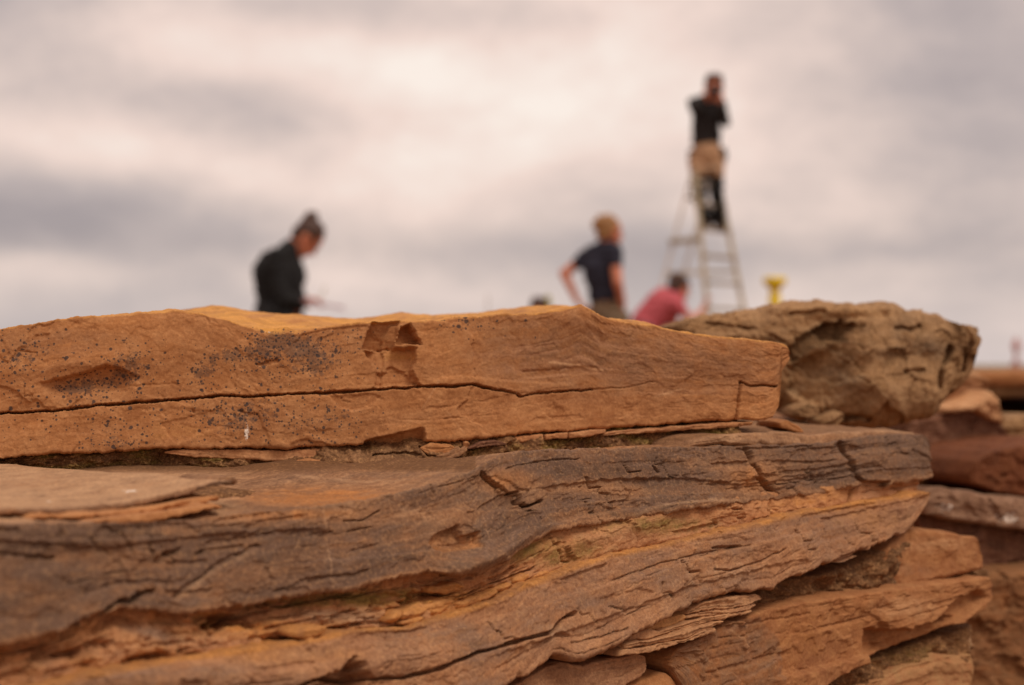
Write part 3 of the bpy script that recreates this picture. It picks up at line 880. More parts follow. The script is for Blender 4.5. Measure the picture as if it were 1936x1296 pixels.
ochre_feats = [
    bedding(ochre_top, ochre_bot, 6, 12, 831, 0.003, 0.0016), facets(46, 0.0022, 833), fractures(ochre_top, ochre_bot, 8, 834, 0.004, 1.8), bedding(ochre_top, ochre_bot, 14, 30, 832, 0.004, 0.004, x1=960),
    scoop([(385, 1188), (400, 1168), (440, 1150), (470, 1146), (500, 1160), (485, 1180), (430, 1194)], 0.020, 16, wob=11, seed=71), scoop([(240, 1264), (330, 1244), (360, 1225), (310, 1222), (250, 1240)], 0.010, 16, wob=12, seed=72),
    scoop([(762, 1136), (790, 1118), (840, 1104), (880, 1108), (870, 1124), (800, 1140), (770, 1146)], 0.012, 6, wob=6, seed=73), crack([(680, 1175), (700, 1188), (760, 1184), (800, 1176)], 3, 0.006, 2, 74),
    crack([(738, 1165), (744, 1152), (768, 1146), (790, 1134)], 2.5, 0.006, 1.5, 75), crack([(940, 1100), (990, 1082), (1010, 1072)], 2.2, 0.005, 2, 76), swell(1100, 1020, 150, 20, 0.004, -0.25),
    scoop([(500, 1204), (560, 1190), (640, 1180), (690, 1180), (640, 1198), (520, 1218)], 0.008, 10, wob=9, seed=77), crack([(1608, 922), (1604, 950)], 4, 0.008, 1.5, 78), crack([(1455, 945), (1458, 980)], 2.2, 0.003, 1.5, 79),
    crack([(480, 1120), (560, 1140), (680, 1120)], 4, 0.006, 3, 80), ledge_step([(300, 1190), (420, 1205), (560, 1165), (700, 1150), (800, 1120)], 0.003, 4, 4, 81, 250, 860, 60),
    scoop([(120, 1230), (220, 1210), (240, 1222), (150, 1248)], 0.008, 14, wob=10, seed=82), lambda px, py, v: -0.010 * (1 - sstep(px, 300, 1050)), lambda px, py, v: 0.002 * sstep(px, 1000, 1300),
]
stone(wall, 'stone', ochre_top, ochre_bot, O_PLANE, 0.16, M_OCHRE, res=2.2, seed=303, feats=ochre_feats, mask=ochre_mask, rough=0.0018, coarse=0.005, strata=0.0006, flakes=0.0024,
      rs=lambda x: 1 - 0.72 * sstep(x, 930, 1120), er=0.001, er_bot=0.0025, jit=2.6, nt=6, lay=0.006, label='thin crumbling ochre yellow stone wedged under the ledge stone')

# --- brown stone below the seam
lower_top = [(x, y - 1) for x, y in ochre_bot if x < 1700] + [(1740, 931), (1760, 929), (1775, 928)]
lower_bot = [(-90, 1420), (500, 1400), (820, 1345), (900, 1330), (960, 1297), (985, 1282), (1000, 1276), (1025, 1258), (1045, 1240), (1062, 1238), (1085, 1250), (1100, 1250), (1140, 1236), (1190, 1208), (1240, 1180), (1310, 1140), (1370, 1124),
             (1400, 1116), (1435, 1116), (1470, 1112), (1500, 1090), (1540, 1080), (1560, 1066), (1600, 1062), (1640, 1040), (1690, 1016), (1720, 1004), (1745, 975), (1760, 945), (1775, 931)]
L_PLANE = C_PLANE + np.array([0, 0, 0.004])


def lower_mask(px, py, part):
    g = 0.22 + 0.4 * noise2(px / 140, py / 40, 27) + 0.3 * blob(px, py, 1250, 1080, 260, 40, -0.25) + 0.3 * blob(px, py, 850, 1210, 160, 30) + 0.35 * blob(px, py, 300, 1290, 240, 30) + 0.3 * blob(px, py, 1560, 1010, 120, 20, -0.2)
    return {'grey': g, 'ochre': 0.6 * sstep(-(py - np.interp(px, [p[0] for p in lower_top], [p[1] for p in lower_top])), -16, -2) + 0.35 * blob(px, py, 520, 1240, 200, 20) + 0.3 * blob(px, py, 1650, 980, 100, 30),
            'pale': 0.3 * blob(px, py, 1360, 1090, 120, 24, -0.2) + 0.25 * blob(px, py, 1050, 1190, 120, 30) + 0.3 * blob(px, py, 560, 1240, 60, 14), 'stain_shade': 0.2 * blob(px, py, 1000, 1150, 200, 12, -0.3)}


lower_feats = [
    bedding(lower_top, lower_bot, 10, 30, 841, 0.0024, 0.0014, 1.3), fractures(lower_top, lower_bot, 10, 842, 0.0034, 1.6), facets(100, 0.0014, 843),
    crack([(560, 1300), (600, 1284), (640, 1275), (700, 1287), (760, 1282), (830, 1264), (900, 1235), (985, 1210), (1035, 1198), (1065, 1170), (1085, 1160)], 4.2, 0.010, 1.5, 91),
    scoop([(588, 1300), (598, 1284), (640, 1262), (668, 1240), (685, 1262), (700, 1284), (680, 1310)], 0.02, 12, wob=9, seed=92), swell(760, 1250, 90, 26, 0.006, -0.1),
    scoop([(1130, 1130), (1210, 1112), (1240, 1120), (1190, 1160), (1140, 1150)], 0.0014, 3, seed=93), crack([(1155, 1146), (1180, 1152)], 1.5, 0.003, 1, 94), crack([(1080, 1216), (1140, 1204), (1190, 1188)], 1.6, 0.003, 1.5, 95),
    crack([(1160, 1098), (1230, 1072), (1330, 1044), (1420, 1030)], 1.8, 0.0025, 2.5, 96), crack([(1350, 1076), (1380, 1080), (1440, 1060), (1480, 1040)], 1.8, 0.003, 2, 97), crack([(1350, 1036), (1400, 1032)], 2.5, 0.004, 1, 98),
    ledge_step([(700, 1220), (900, 1180), (1100, 1120), (1300, 1060), (1500, 1010)], 0.0022, 4, 4, 99, 660, 1560, 60), ledge_step([(900, 1250), (1100, 1185), (1300, 1110), (1500, 1060)], -0.002, 3, 4, 100, 900, 1560, 60),
    scoop([(1540, 1080), (1600, 1046), (1650, 1030), (1640, 1044), (1580, 1070)], 0.006, 4, seed=101), scoop([(1465, 1112), (1500, 1088), (1540, 1076), (1560, 1070), (1530, 1096)], 0.005, 4, seed=102),
    swell(300, 1290, 300, 40, 0.008), swell(1150, 1220, 120, 24, 0.004, -0.4),
]
stone(wall, 'stone', lower_top, lower_bot, L_PLANE, 0.22, M_LOWER, res=2.2, seed=404, feats=lower_feats, mask=lower_mask, rough=0.0007, coarse=0.0018, strata=0.0003, flakes=0.0008,
      er=0.002, er_bot=0.003, er_end=0.008, jit=3.2, nt=8, lay=0.0055, slope=-0.05, label='long brown stone rising to the right below the ochre seam')


def shift(plane_, m, px=900, py=950):
    """the same plane pushed m metres further from the camera"""
    d0 = 1.0 / (plane_[0] * px + plane_[1] * py + plane_[2])
    return plane_ * (d0 / (d0 + m))


def flat(px, py, d_, turn=0.0, lean=0.0):
    """a plane through a pixel at depth d_, turned (per 100 px) and leaning (per 100 px)"""
    return np.array([turn / 100.0, lean / 100.0, 1.0 / d_ - turn / 100.0 * px - lean / 100.0 * py])


# --- earth and moss packed in the joint under the capstone
gap_top = [(x, y - 12) for x, y in cap_bot if x <= 1400]
gap_bot = [(-90, 896), (0, 892), (300, 888), (420, 896), (520, 908), (650, 914), (760, 906), (830, 890), (900, 876), (960, 868), (1050, 862), (1200, 854), (1300, 848), (1400, 842)]
stone(wall, 'earth_filling', gap_top, gap_bot, shift(A_PLANE, 0.012, 700, 860), 0.06, M_EARTH, res=1.8, seed=511, rough=0.0042, coarse=0.006, strata=0, flakes=0.0022, er=0.002, er_bot=0.012, jit=2, nt=4, freq=1.5,
      feats=[lambda px, py, v: (0.010 + 0.012 * sstep(px, 850, 1000) + 0.030 * blob(px, px * 0, 700, 0, 150, 1)) * v ** 1.3, crack([(790, 846), (800, 862), (830, 868)], 3, 0.006, 3, 5), crack([(700, 862), (740, 858), (790, 862)], 2.5, 0.005, 4, 6), crack([(850, 852), (900, 846)], 3, 0.006, 3, 7)],
      mask=lambda px, py, part: {'green': 0.30 + 0.5 * noise2(px / 60, py / 20, 3) - 0.45 * blob(px, py, 740, 860, 160, 40), 'pale': 0.3 * blob(px, py, 720, 870, 160, 30)},
      label='brown earth and moss packed in the joint under the capstone')

# --- loose chips in that joint
def chip(pts_top, pts_bot, push, T, mat, seed, plane_=None, label=None, lay=0.003, er=0.0006, strata=0.0006, **kw):
    base = A_PLANE if plane_ is None else plane_
    return stone(wall, 'stone_chip', pts_top, pts_bot, shift(base, push, pts_top[0][0], pts_top[0][1]), T, mat, res=1.8, seed=seed, rough=kw.pop('rough', 0.0008), coarse=kw.pop('coarse', 0.0012), strata=strata,
                 flakes=kw.pop('flakes', 0.0004), er=er, er_end=0.0008, jit=kw.pop('jit', 1.0), nt=kw.pop('nt', 8), top_noise=0.001, lay=lay, label=label, **kw)


chip([(312, 854), (345, 850), (460, 850), (540, 853), (560, 850), (640, 848)], [(312, 857), (360, 864), (432, 868), (480, 869), (520, 873), (560, 869), (606, 868), (640, 862)], 0.004, 0.05, M_OCHRE, 521)
chip([(560, 871), (585, 868), (606, 870)], [(560, 873), (585, 876), (606, 873)], -0.004, 0.02, M_CAP, 522)
chip([(795, 846), (812, 838), (852, 840), (862, 848)], [(795, 850), (815, 864), (845, 858), (862, 852)], 0.0, 0.03, M_CAP, 523, slope=-0.2)
chip([(826, 862), (850, 856), (868, 846), (872, 848)], [(826, 868), (846, 867), (868, 856), (872, 850)], -0.006, 0.02, M_LEDGE, 526)
chip([(844, 866), (862, 858), (884, 846)], [(844, 869), (866, 866), (884, 852)], -0.008, 0.02, M_LEDGE, 527)
chip([(876, 836), (882, 834), (888, 838)], [(876, 848), (882, 850), (888, 847)], 0.002, 0.02, M_OCHRE, 528)
chip([(886, 848), (910, 836), (940, 833), (958, 838)], [(886, 850), (915, 845), (940, 843), (958, 841)], -0.004, 0.04, M_UMBER, 529)
chip([(955, 829), (985, 824), (1028, 821)], [(955, 839), (990, 837), (1028, 832)], 0.002, 0.05, M_OCHRE, 530)
chip([(1031, 822), (1050, 819), (1074, 818)], [(1031, 832), (1050, 830), (1074, 829)], 0.001, 0.05, M_OCHRE, 531)
chip([(1077, 819), (1100, 815), (1146, 812)], [(1077, 829), (1110, 826), (1146, 819)], -0.001, 0.05, M_OCHRE, 532)
chip([(1140, 818), (1200, 811), (1300, 804), (1380, 799), (1424, 798)], [(1140, 824), (1210, 820), (1300, 813), (1390, 808), (1424, 803)], 0.002, 0.06, M_OCHRE, 533)
chip([(1476, 800), (1490, 795), (1512, 806), (1520, 814)], [(1476, 808), (1492, 812), (1512, 818), (1520, 818)], 0.05, 0.04, M_CAP, 536)
chip([(20, 880), (30, 877), (39, 881)], [(20, 882), (30, 884), (39, 883)], -0.004, 0.006, M_BOULDER, 537, label='small pale pebble on the ledge')

# --- thin sheets of stone lying on the left of the ledge
S_PLANE = shift(C_PLANE, 0.004, 200, 960)
stone(wall, 'stone_sheet', [(-90, 962), (60, 960), (150, 958), (230, 950), (300, 938), (350, 926), (398, 912), (430, 908), (452, 907)],
      [(-90, 974), (60, 973), (150, 972), (230, 962), (300, 948), (350, 936), (398, 919), (430, 914), (452, 911)], shift(C_PLANE, 0.022, 200, 960), lambda x: np.maximum(a_depth(x) + 0.02 - c_depth(x) - 0.022, 0.06),
      M_LEDGE, res=2.0, seed=541, back=[(-500, 886), (0, 878), (150, 873), (320, 868), (400, 872), (470, 880), (600, 890)], rough=0.0006, coarse=0.0012, strata=0.0006, er=0.0012, jit=2.0, nt=60, top_noise=0.0010, lay=0.002,
      mask=lambda px, py, part: {'pale': 0.6 * (part == 'top') + 0 * px, 'grey': 0.4 * (part == 'front') + 0.25 * blob(px, py, 380, 890, 80, 8), 'white': blob(px, py, 245, 929, 14, 3) + 0.8 * blob(px, py, 90, 948, 8, 2)}, label='thin tan sheet of stone on the left of the ledge')
stone(wall, 'stone_sheet', [(60, 975), (200, 968), (280, 957), (360, 944), (428, 934)], [(60, 981), (200, 976), (290, 968), (370, 954), (428, 941)], shift(C_PLANE, 0.012, 200, 960), 0.06, M_CAP, res=2.0, seed=542,
      rough=0.0006, coarse=0.0012, strata=0.0006, er=0.0012, jit=2.0, nt=10, lay=0.002)
stone(wall, 'stone_sheet', [(176, 982), (240, 974), (310, 966), (380, 956), (436, 950)], [(176, 986), (230, 990), (300, 985), (370, 968), (436, 955)], shift(C_PLANE, 0.000, 200, 960), 0.06, M_CAP, res=2.0, seed=543,
      rough=0.0006, coarse=0.0014, strata=0.0006, er=0.0012, jit=2.0, nt=10, lay=0.002, label='thin orange splinter of stone jutting from the ledge')
stone(wall, 'stone_sheet', [(400, 909), (430, 901), (458, 904), (462, 908)], [(400, 912), (430, 909), (450, 912), (462, 910)], shift(C_PLANE, 0.03, 400, 910), 0.03, M_LEDGE, res=2.0, seed=544, rough=0.0005, coarse=0.001, strata=0.0004, er=0.001, nt=8)

# --- thin plate on the right of the ledge, under the boulder
stone(wall, 'stone_sheet', [(1330, 826), (1400, 819), (1470, 815), (1540, 822), (1600, 816), (1690, 812), (1740, 818)], [(1330, 838), (1400, 842), (1470, 842), (1540, 846), (1590, 844), (1690, 834), (1740, 826)], shift(C_PLANE, 0.010, 1500, 830), 0.16, M_LEDGE,
      res=2.2, seed=551, rough=0.0009, coarse=0.002, strata=0.0008, er=0.002, jit=1.5, nt=14, slope=0.02, mask=lambda px, py, part: {'soil': 0.5 * (part == 'top') + 0 * px, 'pale': 0.3 + 0 * px})

# --- orange crumbs caught in the ochre seam
for i, (t_, b_) in enumerate([
        ([(560, 1196), (590, 1185), (622, 1182)], [(560, 1204), (590, 1208), (622, 1196)]), ([(738, 1168), (752, 1152), (762, 1150)], [(738, 1174), (752, 1178), (762, 1172)]),
        ([(764, 1152), (790, 1144), (812, 1142)], [(764, 1170), (788, 1172), (812, 1160)]), ([(764, 1174), (790, 1165), (802, 1164)], [(764, 1180), (786, 1182), (802, 1172)]),
        ([(806, 1142), (850, 1130), (862, 1132)], [(806, 1164), (840, 1162), (862, 1146)]), ([(866, 1138), (905, 1124), (940, 1112)], [(866, 1150), (908, 1142), (940, 1126)]),
        ([(936, 1110), (962, 1098), (974, 1102)], [(936, 1118), (962, 1116), (974, 1108)]), ([(976, 1092), (992, 1080), (1004, 1082)], [(976, 1104), (992, 1104), (1004, 1092)]), ([(1006, 1088), (1030, 1076), (1044, 1076)], [(1006, 1096), (1028, 1092), (1044, 1084)]),
        ([(820, 1108), (860, 1100), (884, 1106)], [(820, 1118), (850, 1122), (884, 1114)])]):
    chip(t_, b_, 0.004 if i else -0.004, 0.03, M_OCHRE, 560 + i, plane_=C_PLANE, er=0.003, coarse=0.002, flakes=0.0008, jit=1.6,
         mask=lambda px, py, part: {'ochre': 0.75 + 0.3 * noise2(px / 20, py / 12, 5), 'pale': 0.2 + 0 * px})

# --- splintered sheets under the right end of the brown stone
for i, (t_, b_, push) in enumerate([
        ([(1306, 1153), (1330, 1138), (1380, 1128), (1430, 1124), (1441, 1129)], [(1306, 1160), (1330, 1154), (1380, 1152), (1420, 1144), (1441, 1133)], 0.006),
        ([(1302, 1166), (1340, 1154), (1390, 1152), (1420, 1142), (1434, 1140)], [(1302, 1169), (1345, 1164), (1384, 1160), (1416, 1154), (1434, 1144)], 0.008),
        ([(1212, 1190), (1250, 1170), (1296, 1160), (1302, 1166)], [(1212, 1194), (1240, 1192), (1280, 1182), (1302, 1170)], 0.012),
        ([(1194, 1196), (1230, 1190), (1250, 1192), (1300, 1176), (1350, 1163), (1410, 1156), (1424, 1152)], [(1194, 1212), (1240, 1206), (1300, 1188), (1350, 1174), (1400, 1165), (1424, 1158)], 0.006),
        ([(1184, 1218), (1240, 1208), (1300, 1190), (1350, 1176), (1372, 1172)], [(1184, 1226), (1240, 1218), (1300, 1206), (1350, 1186), (1372, 1178)], 0.004),
        ([(1176, 1228), (1240, 1220), (1300, 1207), (1340, 1190), (1362, 1186)], [(1176, 1240), (1230, 1234), (1290, 1216), (1340, 1202), (1362, 1194)], 0.003)]):
    stone(wall, 'stone_splinter', t_, b_, shift(C_PLANE, push, t_[0][0], 1170), 0.08, M_LOWER, res=1.8, seed=580 + i, rough=0.0008, coarse=0.0015, strata=0.0009, flakes=0.0005, er=0.001, er_end=0.002, jit=1.6, nt=8, lay=0.0022,
          mask=lambda px, py, part, i=i: {'ochre': (0.75 if i == 2 else 0.25) + 0 * px, 'pale': 0.3 + 0 * px, 'grey': 0.15 + 0 * px})

# --- stones of the courses below
stone(wall, 'stone', [(930, 1312), (985, 1288), (1030, 1262), (1062, 1252), (1100, 1258), (1150, 1245), (1205, 1236), (1222, 1240), (1228, 1252)], [(930, 1330), (985, 1330), (1100, 1322), (1180, 1300), (1214, 1280), (1228, 1262)], shift(C_PLANE, 0.02, 1100, 1270), 0.2, M_LOWER,
      res=2.2, seed=601, coarse=0.002, rough=0.0008, strata=0.0010, er=0.0015, er_end=0.003, nt=6, label='brown flat stone at the bottom centre under the splinters')
stone(wall, 'stone', [(1080, 1335), (1140, 1306), (1200, 1290), (1262, 1268), (1282, 1285), (1292, 1300)], [(1080, 1400), (1150, 1400), (1292, 1380)], shift(C_PLANE, 0.03, 1200, 1300), 0.2, M_CAP, res=2.4, seed=602, coarse=0.002, rough=0.0008, strata=0.0008, er=0.002, er_end=0.003, nt=6)
stone(wall, 'stone', [(1272, 1244), (1282, 1228), (1310, 1212), (1340, 1196), (1400, 1174), (1440, 1158), (1500, 1143), (1600, 1128), (1650, 1120), (1720, 1112), (1780, 1105), (1840, 1095), (1870, 1090), (1878, 1098), (1878, 1110)], [(1272, 1262), (1296, 1300), (1330, 1372), (1420, 1352), (1480, 1322), (1560, 1294), (1620, 1262), (1680, 1238), (1760, 1208), (1820, 1180), (1860, 1155), (1878, 1125)],
      flat(1280, 1230, float(c_depth(1280, 1230)) + 0.020, -0.0365, 0.004), 0.3, M_RIGHT, res=2.2, seed=604, coarse=0.003, rough=0.0007, strata=0.0003, flakes=0.0012, er=0.002, er_end=0.004, nt=10,
      feats=[facets(120, 0.003, 911), bedding([(1272, 1180), (1880, 1090)], [(1272, 1330), (1880, 1130)], 8, 10, 851, 0.002, 0.0016), ledge_step([(1640, 1188), (1700, 1192), (1760, 1180), (1800, 1165)], -0.012, 4, 6, 111, 1635, 1830, 30), ledge_step([(1440, 1285), (1520, 1270), (1600, 1250), (1680, 1230)], 0.006, 3, 4, 112, 1440, 1700, 30), scoop([(1760, 1180), (1800, 1140), (1850, 1110), (1872, 1130), (1820, 1180)], 0.01, 10, seed=113)],
      mask=lambda px, py, part: {'ochre': 0.25 * blob(px, py, 1520, 1200, 60, 60), 'pale': 0.4 * blob(px, py, 1720, 1150, 80, 30) + 0.5 * np.exp(-(seg_dist(px, py, [(1385, 1192), (1405, 1206), (1418, 1226)]) / 3) ** 2) + 0.3 * blob(px, py, 1416, 1260, 6, 4),
                                 'grey': 0.42 * sstep(poly_sd(px, py, [(1270, 1260), (1290, 1205), (1400, 1170), (1445, 1165), (1478, 1210), (1484, 1260), (1470, 1300), (1400, 1380), (1300, 1380)]), -3, 6)}, label='long orange brown stone with a flaked face at the lower right')
stone(wall, 'stone', [(1672, 1040), (1690, 1024), (1720, 1006), (1760, 1003), (1820, 1010), (1852, 1014), (1858, 1026), (1862, 1040)], [(1672, 1070), (1686, 1104), (1720, 1106), (1780, 1094), (1830, 1084), (1862, 1076)], flat(1760, 1050, float(c_depth(1760, 1050)) + 0.015, -0.034, 0.01), 0.25, M_RIGHT,
      res=2.4, seed=605, coarse=0.003, rough=0.0006, strata=0.0003, flakes=0.0008, er=0.003, er_end=0.004, nt=10, feats=[facets(80, 0.003, 912)], mask=lambda px, py, part: {'pale': 0.45 * blob(px, py, 1760, 1030, 80, 16), 'grey': 0.3 * blob(px, py, 1740, 1080, 60, 20)}, label='pale block stone at the right end of the wall')
stone(wall, 'stone', [(1640, 1296), (1700, 1262), (1780, 1240), (1836, 1236), (1846, 1250), (1850, 1270)], [(1640, 1360), (1700, 1370), (1800, 1360), (1850, 1340)], flat(1740, 1290, float(c_depth(1740, 1290)) + 0.03, -0.034, 0.01), 0.25, M_RIGHT, res=2.4, seed=606, coarse=0.003, rough=0.0008, strata=0.0012, er=0.002, flakes=0.001, nt=8,
      mask=lambda px, py, part: {'pale': 0.4 + 0 * px, 'green': 0.2 + 0 * px})
stone(wall, 'stone', [(1812, 1214), (1824, 1200), (1836, 1202), (1845, 1218)], [(1812, 1226), (1822, 1236), (1836, 1232), (1845, 1224)], flat(1825, 1220, float(c_depth(1825, 1220)) + 0.03, 0, 0), 0.03, M_BOULDER, res=2.2, seed=607, coarse=0.004, er=0.003, nt=6, mask=lambda px, py, part: {'pale': 0.8 + 0 * px}, label='small pale stone chip low at the right end of the wall')
stone(wall, 'earth_filling', [(1440, 1108), (1520, 1092), (1600, 1070), (1680, 1040), (1700, 1030), (1720, 1020)], [(1440, 1175), (1560, 1160), (1660, 1140), (1720, 1120)], flat(1560, 1120, float(c_depth(1560, 1120)) + 0.03, -0.036, 0.01), 0.1, M_EARTH, res=2.4, seed=611, rough=0.006, coarse=0.010, strata=0, flakes=0.003, er=0.004, er_bot=0.01, nt=4, freq=1.3)
stone(wall, 'earth_filling', [(1640, 1100), (1760, 1088), (1860, 1070), (1872, 1068)], [(1640, 1150), (1760, 1130), (1860, 1110), (1872, 1104)], flat(1760, 1110, float(c_depth(1760, 1110)) + 0.035, -0.034, 0.01), 0.1, M_EARTH, res=2.4, seed=612, rough=0.006, coarse=0.008, strata=0, flakes=0.003, er=0.004, er_bot=0.01, nt=4, freq=1.3)
stone(wall, 'earth_filling', [(1460, 1320), (1600, 1270), (1720, 1222), (1830, 1186), (1850, 1176)], [(1460, 1400), (1600, 1360), (1720, 1310), (1850, 1270)], flat(1660, 1250, float(c_depth(1660, 1250)) + 0.04, -0.034, 0.01), 0.1, M_EARTH, res=2.6, seed=613, rough=0.006, coarse=0.008, strata=0, flakes=0.003, er=0.004, er_bot=0.01, nt=4, freq=1.3,
      mask=lambda px, py, part: {'green': 0.3 * blob(px, py, 1720, 1240, 100, 30)})
# the earth core behind the stones, and two plain courses down to the ground
stone(wall, 'earth_core', [(-90, 960), (300, 930), (900, 900), (1200, 900), (1285, 900)], [(-90, 2900), (900, 2400), (1285, 2200)], shift(C_PLANE, 0.10, 900, 1100), 0.3, M_EARTH, res=6, seed=621, rough=0.004, coarse=0.006, strata=0, er=0.01, nt=6, label='dark earth core showing in the gaps between the lower stones')
LOW = plane3((0, 1400, 0.72), (1780, 1300, 1.27), (0, 2000, 0.70))
for row, (ya, yb) in enumerate([(1.0, 1.32), (1.34, 1.72)]):
    xe = [-90, 330, 640, 1020, 1340, 1700] if row == 0 else [-90, 200, 720, 1120, 1500, 1720]
    for i in range(5):
        a, b = xe[i] + 5, xe[i + 1] - 5
        f0 = lambda x: np.interp(x, [-90, 500, 900, 1300, 1700], [1445, 1425, 1420, 1425, 1400])
        pts = np.linspace(a, b, 6)
        stone(wall, 'stone', [(x, f0(x) + (f0(x)) * (ya - 1.0)) for x in pts], [(x, f0(x) * yb) for x in pts], LOW, 0.22, [M_LOWER, M_CAP, M_RIGHT][(i + row) % 3], res=7, seed=640 + 10 * row + i, coarse=0.006, strata=0.001, er=0.012, er_end=0.012, nt=6)

# ------------------------------------------------------------------ boulder on the end of the wall
bpt = ray_point(1600, 812, 1.5)
boulder_top = [(1262, 615), (1300, 601), (1390, 589), (1440, 577), (1500, 567), (1560, 564), (1620, 574), (1690, 566), (1708, 571), (1722, 584), (1752, 585), (1790, 592), (1812, 604), (1824, 610), (1862, 616), (1866, 626)]
boulder_bot = [(1262, 622), (1300, 660), (1420, 720), (1462, 752), (1490, 788), (1560, 804), (1640, 812), (1700, 806), (1760, 789), (1790, 766), (1818, 738), (1846, 704), (1850, 664), (1862, 650), (1866, 634)]
boulder = thing('boulder', tuple(bpt), 'rugged tan boulder resting on the right end of the wall', 'boulder')
stone(boulder, 'rock', boulder_top, boulder_bot, flat(1600, 690, 1.46, 0.0, 0.0), lambda x: np.interp(x, [1250, 1500, 1853], [0.14, 0.3, 0.2]), M_BOULDER, res=2.2, seed=701, rough=0.0020, coarse=0.005, strata=0.0008, flakes=0.0014, er=0.034, er_end=0.012, er_bot=0.024, jit=3.0,
      nt=14, freq=0.8, lay=0.012, slope=-0.12, under=0.05,
      feats=[facets(95, 0.013, 901, 0.14), facets(44, 0.003, 905, 0.12), scoop([(1478, 668), (1500, 640), (1548, 612), (1592, 606), (1630, 618), (1590, 640), (1592, 650), (1560, 648), (1530, 664), (1500, 690)], 0.018, 6, gx=0.0, gy=-0.0002, wob=6, seed=121),
             scoop([(1480, 690), (1560, 652), (1600, 650), (1602, 700), (1590, 760), (1520, 770), (1484, 740)], 0.009, 16, gx=-0.00016, wob=6, seed=122), crack([(1800, 660), (1776, 700), (1768, 730)], 7, 0.014, 4, 123),
             crack([(1690, 620), (1720, 624), (1740, 618)], 5, 0.008, 3, 124), crack([(1560, 790), (1620, 786), (1640, 790)], 6, 0.014, 3, 125), crack([(1700, 704), (1740, 700)], 6, 0.006, 3, 126), crack([(1480, 650), (1430, 622), (1340, 612)], 5, 0.006, 4, 127),
             ledge_step([(1250, 640), (1400, 628), (1500, 622), (1600, 606), (1700, 600)], 0.010, 8, 6, 128, 1250, 1720, 80), crack([(1500, 592), (1560, 590)], 6, 0.006, 3, 129), swell(1680, 730, 90, 60, 0.018), swell(1600, 585, 120, 14, 0.01), crack([(1826, 606), (1836, 650), (1822, 700)], 6, 0.012, 4, 130),
             swell(1640, 660, 50, 30, 0.008), swell(1745, 640, 50, 30, 0.008)],
      mask=lambda px, py, part: {'grey': 0.35 * noise2(px / 60, py / 40, 61) + 0.3 * blob(px, py, 1720, 640, 80, 50) + 0.25 * blob(px, py, 1580, 720, 60, 50), 'ochre': 0.35 * blob(px, py, 1600, 590, 160, 20) + 0.2 * blob(px, py, 1350, 612, 100, 20), 'pale': 0.4 * blob(px, py, 1640, 770, 120, 40) + 0.28 * sstep(-py, -618, -600),  # pale upper band paints in the light the rounded top catches
                                 'stain_shade': 0.55 * sstep(poly_sd(px, py, [(1478, 668), (1500, 640), (1548, 612), (1592, 606), (1600, 650), (1530, 664), (1500, 690)]), -4, 6)})  # hollow darkened in colour: painted shade over the carved recess
for i, (t_, b_) in enumerate([([(1498, 778), (1530, 764), (1552, 772)], [(1498, 786), (1530, 790), (1552, 784)]), ([(1546, 796), (1590, 780), (1600, 784)], [(1546, 804), (1580, 808), (1600, 794)])]):
    pb_ = stone(wall, 'stone_chip', t_, b_, flat(t_[0][0], t_[0][1], 1.40), 0.05, M_BOULDER, res=2.2, seed=720 + i, coarse=0.004, er=0.0012, strata=0.002, flakes=0.002, nt=6)

# the courses of the wall end that carry the boulder
for i, (ya, yb, mt) in enumerate([(809, 930, M_LOWER), (934, 1110, M_CAP), (1114, 1400, M_LOWER), (1404, 1745, M_RIGHT)]):
    stone(wall, 'stone', [(1290, ya + 4), (1500, ya), (1650, ya + 1), (1730, ya + 6)], [(1290, yb), (1500, yb + 2), (1650, yb), (1730, yb - 2)], flat(1500, 900, 1.49), 0.32, mt, res=6, seed=730 + i, coarse=0.006, strata=0.0008, er=0.006, er_end=0.006, nt=6, feats=[facets(90, 0.005, 990 + i)])

